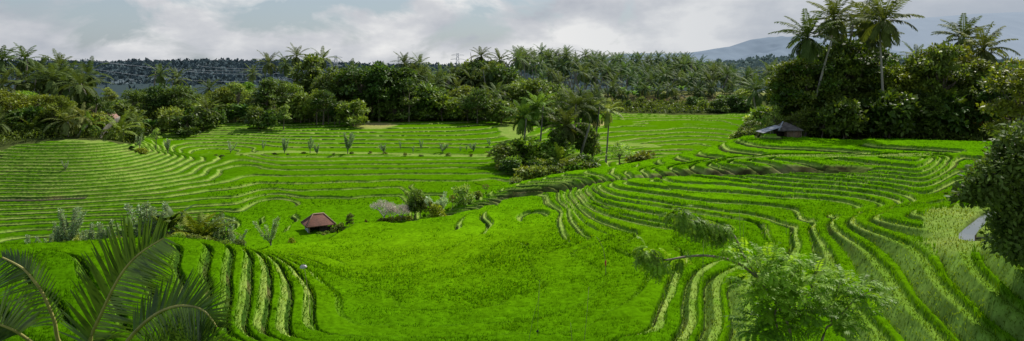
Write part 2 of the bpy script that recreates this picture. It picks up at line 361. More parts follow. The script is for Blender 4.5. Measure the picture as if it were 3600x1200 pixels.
idx = np.arange(ND*NU).reshape(ND, NU)
quads = np.stack([idx[:-1, :-1], idx[:-1, 1:], idx[1:, 1:], idx[1:, :-1]], -1).reshape(-1, 4)
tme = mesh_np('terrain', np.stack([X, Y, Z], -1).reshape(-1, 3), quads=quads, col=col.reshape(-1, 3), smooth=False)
def mat_ground():
    m, nt, nd, lk = new_mat('paddy_ground')
    at = nd.new('ShaderNodeAttribute'); at.attribute_name = 'col'
    tc = nd.new('ShaderNodeTexCoord')
    nz = nd.new('ShaderNodeTexNoise'); nz.inputs['Scale'].default_value = 2.6; nz.inputs['Detail'].default_value = 6; nz.inputs['Roughness'].default_value = 0.7
    lk.new(tc.outputs['Object'], nz.inputs['Vector'])
    r = ramp(nd, [(0.25, (0.62, 0.62, 0.62)), (0.75, (1.3, 1.3, 1.3))])
    lk.new(nz.outputs['Fac'], r.inputs[0])
    mx = nd.new('ShaderNodeMix'); mx.data_type = 'RGBA'; mx.blend_type = 'MULTIPLY'; mx.inputs[0].default_value = 1
    lk.new(at.outputs['Color'], mx.inputs[6]); lk.new(r.outputs[0], mx.inputs[7])
    p = nd.new('ShaderNodeBsdfPrincipled'); p.inputs['Roughness'].default_value = 0.9; p.inputs['Specular IOR Level'].default_value = 0.0
    lk.new(mx.outputs[2], p.inputs['Base Color'])
    out_of(nt, p.outputs[0])
    return m
terrain = link('terrain', tme, mat_ground(), kind='structure')

def ground(u, d):
    """height of the bare ground at a photo column and a distance"""
    j = np.clip(np.searchsorted(LD, math.log(d)), 1, ND-1); i = int(np.clip(round((u-GU[0])/(GU[1]-GU[0])), 0, NU-1))
    f_ = (math.log(d)-LD[j-1])/(LD[j]-LD[j-1])
    return float(Zbase[j-1, i]*(1-f_)+Zbase[j, i]*f_)

# ------------------------------------------------------------------ rice blades and bank grass (nobody could count them)
def scatter_blades(n, d0, d1, mask, hmin, hmax, wpx, seed, lean, cgain, base, z_off, vis_only=True):
    r = np.random.default_rng(seed)
    u = r.uniform(-250, 3850, n); ld = r.uniform(math.log(d0), math.log(d1), n)
    i = np.clip(((u-GU[0])/(GU[1]-GU[0])), 0, NU-1.001); i = np.round(i).astype(int)
    j = np.clip(np.searchsorted(LD, ld), 0, ND-1)
    ok = r.random(n) < mask[j, i]
    u, ld, i, j = u[ok], ld[ok], i[ok], j[ok]
    d = np.exp(ld); n = len(u)
    z = Zbase[j, i]-gcut[j, i]*1.2+z_off
    x = (u-U0)/F*d
    h = r.uniform(hmin, hmax, n)*(0.85+0.3*vnoise(x/2.0, d/2.0, seed))
    wid = wpx*d/667.0*r.uniform(0.7, 1.3, n)
    a = r.uniform(0, 2*math.pi, n); la = r.uniform(0, 2*math.pi, n); ll = lean*h*r.uniform(0.2, 1.0, n)
    p0 = np.stack([x, d, z], -1)
    side = np.stack([np.cos(a), np.sin(a), 0*a], -1)*(wid/2)[:, None]
    mid = p0+np.stack([np.cos(la)*ll*0.35, np.sin(la)*ll*0.35, h*0.62], -1)
    tip = p0+np.stack([np.cos(la)*ll, np.sin(la)*ll, h], -1)
    V = np.stack([p0-side*0.6, p0+side*0.6, mid+side, mid-side, tip], 1)
    k = np.arange(n)*5
    q = np.stack([k, k+1, k+2, k+3], -1); t3 = np.stack([k+3, k+2, k+4], -1)
    c = base[j, i]*cgain*r.uniform(0.85, 1.15, (n, 1))
    yel = (r.random(n) < (0.04 if hmin > 0.3 else 0.01))[:, None]
    c = np.where(yel, c*np.array([1.9, 1.3, 1.2]), c)
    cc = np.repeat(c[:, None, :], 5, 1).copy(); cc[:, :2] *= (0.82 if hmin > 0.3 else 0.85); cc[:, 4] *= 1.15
    return V.reshape(-1, 3), q, t3, cc.reshape(-1, 3)

def mat_blade():
    m, nt, nd, lk = new_mat('rice_blade')
    at = nd.new('ShaderNodeAttribute'); at.attribute_name = 'col'
    df = nd.new('ShaderNodeBsdfPrincipled'); df.inputs['Roughness'].default_value = 0.55; df.inputs['Specular IOR Level'].default_value = 0.04
    tr = nd.new('ShaderNodeBsdfTranslucent')
    lk.new(at.outputs['Color'], df.inputs['Base Color'])
    mx = nd.new('ShaderNodeMix'); mx.data_type = 'RGBA'; mx.blend_type = 'MULTIPLY'; mx.inputs[0].default_value = 1
    lk.new(at.outputs['Color'], mx.inputs[6]); mx.inputs[7].default_value = (1.3, 1.25, 0.2, 1)
    lk.new(mx.outputs[2], tr.inputs['Color'])
    ms = nd.new('ShaderNodeMixShader'); ms.inputs[0].default_value = 0.5
    lk.new(df.outputs[0], ms.inputs[1]); lk.new(tr.outputs[0], ms.inputs[2])
    out_of(nt, ms.outputs[0]); return m
MBL = mat_blade()
def build_blades(name, specs, label):
    Vs, Qs, Ts, Cs, n = [], [], [], [], 0
    for s in specs:
        V_, q, t3, c = scatter_blades(*s)
        Vs.append(V_); Qs.append(q+n); Ts.append(t3+n); Cs.append(c); n += len(V_)
    me = mesh_np(name, np.concatenate(Vs), np.concatenate(Ts), np.concatenate(Qs), np.concatenate(Cs))
    return link(name, me, MBL, kind='stuff', label=label)
ricemask = np.clip(ricem, 0, 1)*(1-lefthill)*(1-0.85*floorz)
grassmask = np.clip(1-ricem-sstep(0.1, 0.3, gcut)-sstep(0.1, 0.4, scut), 0, 1)*np.maximum(field, sstep(75, 60, D))*np.where(fallow, 0, 1)
NB = 1.0
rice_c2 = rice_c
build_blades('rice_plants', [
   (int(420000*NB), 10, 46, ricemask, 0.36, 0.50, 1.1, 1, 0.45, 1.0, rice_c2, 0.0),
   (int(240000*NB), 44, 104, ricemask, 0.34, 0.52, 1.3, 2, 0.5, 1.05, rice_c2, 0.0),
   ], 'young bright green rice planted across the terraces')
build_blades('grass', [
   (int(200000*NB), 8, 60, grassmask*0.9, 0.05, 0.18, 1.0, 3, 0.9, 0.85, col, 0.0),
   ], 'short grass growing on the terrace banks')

# stream: a ribbon of still water
def ribbon(L, wid, dz):
    V_ = []; q = []
    L2 = []
    for a, b in zip(L[:-1], L[1:]):
        for k in range(6): L2.append(a.lerp(b, k/6))
    L2.append(L[-1])
    for k, p in enumerate(L2):
        a = L2[max(0, k-1)]; b = L2[min(len(L2)-1, k+1)]
        tdir = (b-a); tdir.z = 0; tdir.normalize(); s = Vector((-tdir.y, tdir.x, 0))*wid*(0.95+0.12*math.sin(k*0.35))
        zz = float(z_smooth(np.array([p.x]), np.array([p.y]))[0])+dz
        V_ += [(p.x-s.x, p.y-s.y, zz), (p.x+s.x, p.y+s.y, zz)]
    q = [(2*k, 2*k+1, 2*k+3, 2*k+2) for k in range(len(L2)-1)]
    return V_, q
def mat_water():
    m, nt, nd, lk = new_mat('stream_water')
    tc = nd.new('ShaderNodeTexCoord'); nz = nd.new('ShaderNodeTexNoise'); nz.inputs['Scale'].default_value = 4
    lk.new(tc.outputs['Object'], nz.inputs['Vector'])
    b = nd.new('ShaderNodeBump'); b.inputs['Strength'].default_value = 0.08; lk.new(nz.outputs['Fac'], b.inputs['Height'])
    p = nd.new('ShaderNodeBsdfPrincipled'); p.inputs['Base Color'].default_value = (0.12, 0.14, 0.14, 1); p.inputs['Roughness'].default_value = 0.10
    p.inputs['Specular IOR Level'].default_value = 1.0
    lk.new(b.outputs[0], p.inputs['Normal']); out_of(nt, p.outputs[0]); return m
V_, q = ribbon(STREAM, 0.55, -0.40)
link('stream_water', mesh_np('stream_water', V_, quads=q), mat_water(), kind='structure')
print('terrain', round(time.time()-T0, 1))
# ------------------------------------------------------------------ vegetation library
class MB:
    """collects quads and triangles for one mesh"""
    def __init__(s): s.V = []; s.Q = []; s.T = []; s.n = 0
    def add(s, V, Q=None, T=None):
        V = np.asarray(V, float).reshape(-1, 3); s.V.append(V)
        if Q is not None and len(Q): s.Q.append(np.asarray(Q, int).reshape(-1, 4)+s.n)
        if T is not None and len(T): s.T.append(np.asarray(T, int).reshape(-1, 3)+s.n)
        s.n += len(V)
    def tube(s, pts, radii, k=6):
        pts = [Vector(p) for p in pts]; V = []
        for i, p in enumerate(pts):
            a = pts[max(0, i-1)]; b = pts[min(len(pts)-1, i+1)]; t_ = (b-a).normalized()
            ref = Vector((0, 0, 1)) if abs(t_.z) < 0.9 else Vector((1, 0, 0))
            n1_ = t_.cross(ref).normalized(); n2_ = t_.cross(n1_)
            for j in range(k):
                a_ = 2*math.pi*j/k
                V.append(p+(n1_*math.cos(a_)+n2_*math.sin(a_))*radii[i])
        Q = [(i*k+j, i*k+(j+1) % k, (i+1)*k+(j+1) % k, (i+1)*k+j) for i in range(len(pts)-1) for j in range(k)]
        n0 = len(V); V.append(pts[-1]); T = [((len(pts)-1)*k+j, (len(pts)-1)*k+(j+1) % k, n0) for j in range(k)]
        s.add(V, Q, T)
    def leaves(s, pos, dirs, nrm, L, W, fold=0.0):
        """pointed leaves: pos base (n,3), dirs along, nrm rough normal"""
        pos = np.asarray(pos); dirs = dirs/np.linalg.norm(dirs, axis=1, keepdims=True)
        side = np.cross(dirs, nrm); side /= np.linalg.norm(side, axis=1, keepdims=True)+1e-9
        L = np.broadcast_to(L, len(pos))[:, None]; W = np.broadcast_to(W, len(pos))[:, None]
        V = np.stack([pos, pos+dirs*L*0.45+side*W/2, pos+dirs*L-np.array([0, 0, 1])*L*fold, pos+dirs*L*0.45-side*W/2], 1)
        k = np.arange(len(pos))*4
        s.add(V, np.stack([k, k+1, k+2, k+3], -1))
    def box(s, lo, hi, M_=None):
        x0, y0, z0 = lo; x1, y1, z1 = hi
        V = [Vector(p) for p in [(x0,y0,z0),(x1,y0,z0),(x1,y1,z0),(x0,y1,z0),(x0,y0,z1),(x1,y0,z1),(x1,y1,z1),(x0,y1,z1)]]
        if M_ is not None: V = [M_ @ p for p in V]
        s.add(V, [(0,3,2,1),(4,5,6,7),(0,1,5,4),(1,2,6,5),(2,3,7,6),(3,0,4,7)])
    def mesh(s, name, smooth=False):
        return mesh_np(name, np.concatenate(s.V), np.concatenate(s.T) if s.T else None, np.concatenate(s.Q) if s.Q else None, smooth=smooth)

def unit(r, n):
    v = r.normal(size=(n, 3)); return v/np.linalg.norm(v, axis=1, keepdims=True)

M_BARK = mat_solid('bark', (0.16, 0.13, 0.10), var=0.4, scale=2.0, rough=0.9)
M_PALMBARK = mat_solid('palm_bark', (0.26, 0.235, 0.20), var=0.35, scale=1.6, rough=0.9)
M_LEAF = mat_leaf('tree_leaf', (0.115, 0.165, 0.022), trans=0.36, rough=0.5, spec=0.28, var=0.6)
M_FROND = mat_leaf('palm_frond', (0.085, 0.122, 0.026), trans=0.3, rough=0.6, spec=0.14, scale=0.5)
M_BANANA = mat_leaf('banana_leaf', (0.10, 0.19, 0.03), trans=0.4, rough=0.5, spec=0.25)
M_NUT = mat_solid('coconut_husk', (0.30, 0.24, 0.04), scale=4)

def branch_tree(seed, H=10.0, rx=3.6, cz=6.4, rz=3.2, nl=16, lr=1.35, leaf=0.42, n=3200, flat=0.75, trunk_r=0.22, airy=0.0, low=False):
    """trunk mesh and crown mesh of a broadleaf tree of height about H; the crown is leaves on branch-end clumps"""
    r = np.random.default_rng(seed)
    tm = MB(); cm = MB()
    bend = r.normal(0, 0.25, 2)
    zt = cz-rz*0.35
    top = Vector((bend[0], bend[1], cz+rz*0.5))
    tm.tube([(0, 0, -0.6), (bend[0]*0.3, bend[1]*0.3, zt*0.5), (bend[0], bend[1], zt), tuple(top)], [trunk_r*1.3, trunk_r*0.9, trunk_r*0.7, 0.05], 7)
    lobes = []
    for i in range(nl):
        for _ in range(20):
            v = r.normal(size=3); v /= np.linalg.norm(v)
            if v[2] < -0.55: continue
            rad = r.uniform(0.55, 1.0)
            c = np.array([bend[0]+v[0]*rx*rad, bend[1]+v[1]*rx*rad, cz+v[2]*rz*rad])
            if all(np.linalg.norm((c-l[0])) > lr*0.75 for l in lobes) or _ == 19: break
        lobes.append((c, lr*r.uniform(0.7, 1.2)))
    for c, l in lobes:
        f = r.uniform(0.45, 0.95); s0 = Vector((bend[0]*f, bend[1]*f, zt*0.55+(top.z-zt*0.55)*f*0.6)); e = Vector(c)
        m_ = s0.lerp(e, 0.55)+Vector((0, 0, -0.25))
        tm.tube([s0, m_, e], [trunk_r*0.42, trunk_r*0.25, 0.03], 5)
    for q_ in range(3): lobes.append((np.array([bend[0]+r.normal(0, rx*0.28), bend[1]+r.normal(0, rx*0.28), cz+rz*(0.86-0.08*q_)]), lr*0.85))
    per = np.array([l**2 for c, l in lobes]); per = (per/per.sum()*n).astype(int)
    for (c, l), k in zip(lobes, per):
        v = unit(r, k); v[:, 2] = np.where(v[:, 2] < -0.3, -v[:, 2]*0.6, v[:, 2])
        rr = l*(0.35+0.65*r.random(k)**(0.45 if not airy else 0.8))*(0.62+0.76*vnoise(v[:, 0]*2.2+c[0], v[:, 1]*2.2+c[2]+v[:, 2]*1.7, seed))
        p = c+v*rr[:, None]*np.array([1, 1, flat])
        d_ = v*0.8+unit(r, k)*0.8+np.array([0, 0, -0.25])
        nn = v*0.7+unit(r, k)*0.6+np.array([0, 0, 0.7])
        s_ = leaf*r.uniform(0.6, 1.3, k)
        cm.leaves(p, d_, nn, s_, s_*0.55)
    cme = cm.mesh('crown'); cme['top'] = float(np.percentile(np.concatenate(cm.V)[:, 2], 99.3))
    return tm.mesh('trunk'), cme

def palm_crown(seed, L=4.2, nf=24, nl=15, w=0.25, droop=1.55, seg=9, lo=-0.95, lfl=0.19, hang=0.22):
    r = np.random.default_rng(seed); m = MB()
    for i in range(nf):
        q = i/(nf-1)
        az = i*2.39996+r.normal(0, 0.15)
        e0 = math.radians(82)*(1-q)**1.0+lo*q+r.normal(0, 0.10)
        Lf = L*r.uniform(0.85, 1.1)*(0.8+0.4*math.sin(math.pi*min(1, q*1.1+0.15)))
        dp = droop*0.85*r.uniform(0.75, 1.2)*(0.5+0.6*min(1, q+0.25))
        ds_ = Lf/seg; p = Vector((0, 0, 0)); pts = [p.copy()]; tans = []
        tw = r.normal(0, 0.25)
        for k in range(seg):
            s_ = (k+0.5)/seg; e = max(e0-dp*s_**1.25, -1.45); a_ = az+tw*s_
            tn = Vector((math.cos(e)*math.cos(a_), math.cos(e)*math.sin(a_), math.sin(e)))
            tans.append(tn); p = p+tn*ds_; pts.append(p.copy())
        # rachis
        V = []
        for k, p in enumerate(pts):
            tn = tans[min(k, seg-1)]; sd_ = tn.cross(Vector((0, 0, 1))); sd_ = sd_.normalized() if sd_.length > 1e-3 else Vector((1, 0, 0))
            wd = 0.10*(1-k/seg)+0.02
            V += [p-sd_*wd, p+sd_*wd]
        m.add(V, [(2*k, 2*k+1, 2*k+3, 2*k+2) for k in range(seg)])
        P_, D_, N_, L_ = [], [], [], []
        for k in range(nl):
            s_ = 0.14+0.86*(k+0.5)/nl; x_ = s_*seg; j = min(int(x_), seg-1); p = pts[j].lerp(pts[j+1], x_-j); tn = tans[j]
            sd_ = tn.cross(Vector((0, 0, 1))); sd_ = sd_.normalized() if sd_.length > 1e-3 else Vector((1, 0, 0))
            up = sd_.cross(tn)
            ll = L*lfl*math.sin(math.pi*min(0.97, 0.12+0.80*s_))**0.7
            for sg in (-1, 1):
                dd = tn*0.55+sd_*sg*0.8+up*(0.12-0.25*r.random())+Vector((0, 0, -hang*r.uniform(0.5, 1.6)))
                P_.append(p); D_.append(dd); N_.append(up); L_.append(ll*r.uniform(0.8, 1.15))
        P_, D_, N_, L_ = np.array(P_), np.array(D_), np.array(N_), np.array(L_)
        m.leaves(P_, D_, N_, L_, w, fold=0.18)
    return m.mesh('crown')

def palm_trunk(seed, bend):
    m = MB(); pts = []; rad = []
    r = np.random.default_rng(seed); a = r.uniform(0, 6.28)
    for k in range(9):
        t_ = k/8
        b = bend*(t_**1.7); pts.append((b*math.cos(a), b*math.sin(a), t_ if k else -0.05)); rad.append(0.20*(1-0.42*t_)+(0.10 if k == 0 else 0))
    m.tube(pts, rad, 7)
    me = m.mesh('trunk', smooth=True); me['tip'] = (bend*math.cos(a), bend*math.sin(a)); return me

PALM_CROWNS = [palm_crown(s, nf=n, droop=dr, nl=15, lo=lo) for s, n, dr, lo in [(1,24,1.5,-1.0),(2,21,1.7,-0.9),(3,26,1.35,-1.1),(4,23,1.6,-1.2),(5,20,1.4,-0.8),(6,25,1.75,-1.0)]]
PALM_CROWNS_NEAR = [palm_crown(20+s, nf=n, droop=dr, nl=26, w=0.17, seg=12, lo=lo, lfl=0.22, hang=0.32) for s, n, dr, lo in [(1,26,1.4,-0.75),(2,24,1.5,-0.6),(3,28,1.3,-0.9)]]
PALM_TRUNKS = [palm_trunk(s, b) for s, b in [(1,0.3),(2,1.1),(3,2.0),(4,0.6),(5,3.0)]]
for me in PALM_CROWNS+PALM_CROWNS_NEAR: me.materials.append(M_FROND)
for me in PALM_TRUNKS: me.materials.append(M_PALMBARK)

ROUND = [branch_tree(100+i, cz=5.6, rz=4.1, nl=20, n=2700, leaf=0.60) for i in range(3)]
TALL = [branch_tree(110+i, rx=2.3, cz=5.9, rz=3.8, nl=18, lr=1.15, n=2300, leaf=0.56) for i in range(3)]
WIDE = [branch_tree(120+i, H=10, rx=4.8, cz=6.2, rz=3.2, nl=20, lr=1.5, n=2900, leaf=0.6) for i in range(2)]
AIRY = [branch_tree(130+i, rx=3.0, cz=6.2, rz=3.6, nl=13, lr=1.0, n=1100, leaf=0.50, airy=1) for i in range(3)]
BUSH = [branch_tree(140+i, rx=4.6, cz=3.6, rz=4.6, nl=16, lr=1.9, n=1500, leaf=1.15, trunk_r=0.2) for i in range(4)]
FINE = [branch_tree(150+i, rx=4.0, cz=5.4, rz=4.2, nl=28, lr=1.2, n=5600, leaf=0.44) for i in range(3)]
FINETALL = [branch_tree(160+i, rx=2.9, cz=5.2, rz=4.6, nl=28, lr=1.1, n=5600, leaf=0.44) for i in range(2)]
for tm_, cm_ in ROUND+TALL+WIDE+AIRY+BUSH+FINE+FINETALL:
    tm_.materials.append(M_BARK); cm_.materials.append(M_LEAF)
KIND = {'round': ROUND, 'tall': TALL, 'wide': WIDE, 'airy': AIRY, 'bush': BUSH, 'fine': FINE, 'finetall': FINETALL}
NOM = {'round': 10.2, 'tall': 10.4, 'wide': 10.2, 'airy': 10.2, 'bush': 9.2, 'fine': 10.2, 'finetall': 10.3}

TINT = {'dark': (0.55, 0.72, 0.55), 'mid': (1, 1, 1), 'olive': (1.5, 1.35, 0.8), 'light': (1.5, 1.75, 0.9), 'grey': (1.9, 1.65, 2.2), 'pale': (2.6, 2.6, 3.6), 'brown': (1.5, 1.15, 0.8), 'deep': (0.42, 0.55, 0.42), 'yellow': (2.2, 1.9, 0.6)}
def haze(c, d):  # painted haze: leaf tint drawn towards pale blue with distance
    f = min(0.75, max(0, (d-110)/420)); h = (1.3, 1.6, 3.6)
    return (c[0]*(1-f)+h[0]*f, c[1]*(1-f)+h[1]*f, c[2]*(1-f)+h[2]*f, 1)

def root(name, u, d, label, cat, group=None, zoff=0.0, rz=None):
    o = bpy.data.objects.new(name, None); COL.objects.link(o); o.empty_display_size = 0.3
    o.location = ((u-U0)/F*d, d, ground(u, d)+zoff); o.rotation_euler = (0, 0, random.uniform(0, 6.28) if rz is None else rz)
    o['label'] = label; o['category'] = cat
    if group: o['group'] = group
    return o
def child(name, me, p, color=None, loc=(0,0,0), scale=None, rz=0.0):
    o = bpy.data.objects.new(name, me); COL.objects.link(o); o.parent = p; o.location = loc; o.rotation_euler = (0, 0, rz)
    if scale is not None: o.scale = scale
    if color is not None: o.color = color
    return o
PENDING = {}     # group -> list of (column, root, base label, place): numbered from the left once all are placed
def palm(u, d, vtop, label, group=None, place=None, size=1.0, tint='mid', near=False, nuts=False, ti=None, uc=None):
    zb = ground(u, d); top = -(vtop-V0)/F*d
    rt = root('coconut_palm', u, d, label, 'palm tree', group)
    ti = random.randrange(len(PALM_TRUNKS)) if ti is None else ti
    tme_ = PALM_TRUNKS[ti]; tip = tme_['tip']
    ht = max(0.8, top-zb-2.9*size)
    if uc is not None:            # lean so that the crown stands over another column
        want = (uc-u)/F*d; b = math.hypot(*tip); k = max(0.3, abs(want)/b)
        rt.rotation_euler = (0, 0, (0 if want > 0 else math.pi)-math.atan2(tip[1], tip[0]))
    else: k = 1.0
    ts = 0.8*size**0.5
    tr = child('trunk', tme_, rt, scale=(k, k, ht))
    if k > 1.3: tr.scale = (k, k, ht)
    lib = PALM_CROWNS_NEAR if near else PALM_CROWNS
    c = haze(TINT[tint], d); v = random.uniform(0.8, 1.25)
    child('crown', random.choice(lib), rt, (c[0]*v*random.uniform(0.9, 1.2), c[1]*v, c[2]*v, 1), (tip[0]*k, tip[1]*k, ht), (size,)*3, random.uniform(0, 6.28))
    rt.children[-1].rotation_euler = (random.uniform(-0.22, 0.22), random.uniform(-0.22, 0.22), random.uniform(0, 6.28))
    if nuts: child('coconuts', NUTS, rt, None, (tip[0]*k, tip[1]*k, ht-0.25), (size,)*3)
    if place: PENDING.setdefault(place, []).append((u, rt))
    return rt
def tree(kind, u, d, vtop, label, group=None, place=None, tint='mid', wide=1.0, name=None, cat='tree', vbase=None, zoff=0.0):
    zb = ground(u, d)+zoff; top = -(vtop-V0)/F*d
    h = max(0.6, top-zb); tm_, cm_ = random.choice(KIND[kind]); s_ = h/cm_['top']
    rt = root(name or ('shrub' if kind == 'bush' else 'broadleaf_tree'), u, d, label, cat if kind != 'bush' or cat != 'tree' else 'shrub', group, zoff)
    child('trunk', tm_, rt, scale=(s_*wide, s_*wide, s_))
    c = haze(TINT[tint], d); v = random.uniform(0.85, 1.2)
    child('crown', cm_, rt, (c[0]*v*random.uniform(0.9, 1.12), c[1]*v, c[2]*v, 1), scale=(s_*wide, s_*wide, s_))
    if place: PENDING.setdefault(place, []).append((u, rt))
    return rt

_m = MB()
for k in range(9):
    a = k*0.7; c = Vector((0.34*math.cos(a), 0.34*math.sin(a), -0.12*(k % 3)))
    ring = []
    V = [c+Vector((0, 0, 0.17)), c-Vector((0, 0, 0.17))]+[c+Vector((0.14*math.cos(b*1.047), 0.14*math.sin(b*1.047), 0)) for b in range(6)]
    _m.add(V, None, [(0, 2+b, 2+(b+1) % 6) for b in range(6)]+[(1, 2+(b+1) % 6, 2+b) for b in range(6)])
NUTS = _m.mesh('coconuts', smooth=True); NUTS.materials.append(M_NUT)

# banana: a stem and big arching leaves
def banana_meshes(seed, nleaf=8):
    r = np.random.default_rng(seed); sm = MB(); lm = MB()
    sm.tube([(0, 0, -0.3), (0, 0, 0.9), (0.03, 0, 1.7)], [0.16, 0.13, 0.08], 7)
    for i in range(nleaf):
        az = i*2.4+r.normal(0, 0.2); e0 = r.uniform(0.75, 1.4); L_ = r.uniform(1.5, 2.3); dr = r.uniform(0.9, 1.9); seg = 7
        p = Vector((0, 0, 1.6)); V = []
        for k in range(seg+1):
            s_ = k/seg; e = e0-dr*s_**1.4; tn = Vector((math.cos(e)*math.cos(az), math.cos(e)*math.sin(az), math.sin(e)))
            sd_ = Vector((-math.sin(az), math.cos(az), 0)); up = sd_.cross(tn)
            wd = 0.30*math.sin(math.pi*min(0.98, 0.08+0.92*s_))**0.6 if s_ > 0.12 else 0.04
            V += [p-sd_*wd+up*wd*0.35, p, p+sd_*wd+up*wd*0.35]
            p = p+tn*(L_/seg)
        Q = []
        for k in range(seg):
            Q += [(3*k, 3*k+1, 3*k+4, 3*k+3), (3*k+1, 3*k+2, 3*k+5, 3*k+4)]
        lm.add(V, Q)
    return sm.mesh('stem'), lm.mesh('leaves')
BAN = [banana_meshes(s, n) for s, n in [(1, 8), (2, 9), (3, 7)]]
M_BSTEM = mat_solid('banana_stem', (0.16, 0.17, 0.06), scale=3)
for a, b in BAN: a.materials.append(M_BSTEM); b.materials.append(M_BANANA)
def banana(u, d, h, label, group=None, place=None, tint=(1, 1, 1)):
    rt = root('banana_plant', u, d, label, 'banana plant', group); s_ = h/3.4
    a, b = random.choice(BAN); child('stem', a, rt, scale=(s_,)*3)
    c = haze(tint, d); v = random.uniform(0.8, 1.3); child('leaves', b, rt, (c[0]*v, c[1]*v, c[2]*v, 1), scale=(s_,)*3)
    if place: PENDING.setdefault(place, []).append((u, rt))
    return rt

# young pollarded tree: upright wands thickly set with leaves
def wand_meshes(seed, nw, spread, h=2.6, dens=260, rad=0.17):
    r = np.random.default_rng(seed); sm = MB(); lm = MB()
    sm.tube([(0, 0, -0.3), (0.02, 0, 0.5), (0, 0.02, 0.9)], [0.09, 0.07, 0.06], 6)
    for i in range(nw):
        az = i*2.4+r.normal(0, 0.3); tl = spread*r.uniform(0.25, 1.0); L_ = h*r.uniform(0.65, 1.1)
        d_ = Vector((math.sin(tl)*math.cos(az), math.sin(tl)*math.sin(az), math.cos(tl)))
        p0 = Vector((0, 0, 0.35+0.3*r.random())); p1 = p0+d_*L_*0.6; p2 = p1+(d_+Vector((0, 0, 0.35))).normalized()*L_*0.4
        sm.tube([p0, p1, p2], [0.035, 0.025, 0.012], 5)
        n = int(dens*L_/2.6); s_ = 0.22+0.78*r.random(n)
        P_ = np.array([(p0.lerp(p1, q/0.6) if q < 0.6 else p1.lerp(p2, (q-0.6)/0.4)) for q in s_])
        v = unit(r, n)*np.array([1, 1, 0.6]); P_ = P_+v*(rad*r.random(n)**0.5)[:, None]*0.7
        lm.leaves(P_, v+np.array(d_)*0.5, unit(r, n)+np.array([0, 0, 0.5]), 0.17*r.uniform(0.7, 1.3, n), 0.085)
    cme = lm.mesh('crown'); cme['top'] = float(np.percentile(np.concatenate(lm.V)[:, 2], 99.5))
    return sm.mesh('trunk'), cme
WAND = [wand_meshes(1, 9, 0.55), wand_meshes(2, 5, 0.8), wand_meshes(3, 3, 0.45), wand_meshes(4, 12, 0.9, 2.2), wand_meshes(5, 1, 0.12)]
M_WAND = mat_leaf('pale_leaf', (0.30, 0.38, 0.22), trans=0.25, rough=0.45, spec=0.4, scale=2.0)
for a, b in WAND: a.materials.append(M_BARK); b.materials.append(M_WAND)
def wand(i, u, d, h, label, group=None, place=None, tint=(1, 1, 1), cat='young tree', zoff=0.0):
    rt = root('young_tree', u, d, label, cat, group, zoff); a, b = WAND[i]; s_ = h/b['top']; child('trunk', a, rt, scale=(s_,)*3)
    c = haze(tint, d); child('crown', b, rt, c, scale=(s_,)*3)
    if place: PENDING.setdefault(place, []).append((u, rt))
    return rt

ORD = ['leftmost', 'second', 'third', 'fourth', 'fifth', 'sixth', 'seventh', 'eighth', 'ninth', 'tenth', 'eleventh', 'twelfth', 'thirteenth', 'fourteenth', 'fifteenth', 'sixteenth', 'seventeenth', 'eighteenth', 'nineteenth', 'twentieth', '21st', '22nd', '23rd', '24th', '25th', '26th', '27th', '28th', '29th', '30th', '31st', '32nd', '33rd', '34th', '35th', '36th', '37th', '38th', '39th', '40th']
def number_all():
    """things of one row get their place in it, counted from the left"""
    for place, L in PENDING.items():
        L.sort(key=lambda q: q[0])
        for i, (u, rt) in enumerate(L):
            rt['label'] = (rt['label']+', '+ORD[i]+(' in ' if i == 0 else ' from left in ' )+place) if i < len(ORD) and len(L) <= len(ORD) else rt['label']+' in '+place
            rt['group'] = place
TN = {'dark': 'dark green', 'mid': 'green', 'olive': 'olive green', 'light': 'light green', 'grey': 'grey green', 'pale': 'pale silvery', 'brown': 'brownish green', 'deep': 'very dark', 'yellow': 'yellowish'}
def belt(place, u0, u1, n, d0, d1, top, kinds, tints, jit=14, seed=0, wide=(0.9, 1.3)):
    r = random.Random(seed)
    for i in range(n):
        u = u0+(u1-u0)*(i+r.uniform(0.1, 0.9))/n; d = r.uniform(d0, d1)
        k = r.choice(kinds); ti = r.choice(tints)
        vt = float(np.interp(u, [q[0] for q in top], [q[1] for q in top]))+r.uniform(-jit, jit)
        noun = {'bush': 'dense rounded bush', 'airy': 'thin airy tree', 'tall': 'tall narrow tree', 'wide': 'spreading tree', 'round': 'bushy round tree', 'fine': 'leafy round tree', 'finetall': 'leafy tall tree'}[k]
        tree(k, u, d, vt, TN[ti]+' '+noun, place=place, tint=ti, wide=r.uniform(*wide))
def palms(place, L, base, **kw):
    for u, d, vt in L: palm(u, d, vt, base, place=place, **kw)
# ------------------------------------------------------------------ left belt (behind the left hill)
palms('the palms above the left hill', [(30,142,163),(78,146,162),(-30,140,190),(140,150,205),(215,150,188),(262,150,212),(305,146,215),(170,138,230),(110,138,235),(240,138,255),(55,136,235),(10,134,250),(-90,138,230),(290,136,262),(330,128,245),(205,140,222)], 'bushy coconut palm', size=1.05)
belt('the left hilltop trees', -150, 345, 11, 118, 132, [(-150,340),(0,335),(100,330),(200,350),(300,365),(345,360)], ['round','wide','fine'], ['olive','grey','olive','mid','light'], seed=1)
belt('the left hilltop bushes', -150, 250, 10, 115.5, 118, [(-150,440),(0,450),(120,430),(250,440)], ['bush'], ['mid','dark','olive','light'], seed=2, wide=(0.8,1.2))
tree('fine', 335, 126, 335, 'dense dark green tree at the right end of the left hill', tint='dark', wide=0.95)
palm(432, 119, 405, 'short stemless palm with arching fronds on the left hill edge', size=0.95, tint='light')
palm(238, 117, 375, 'stunted grey palm standing among the bushes of the left hill', size=0.9, tint='grey')
tree('bush', 365, 123, 415, 'low dark bush beside the short stemless palm', tint='dark')
tree('bush', 470, 120.5, 450, 'small dark bush right of the short stemless palm', tint='dark')
tree('airy', 548, 122, 452, 'pale airy bush on the crest of the left hill', tint='pale', wide=0.9)
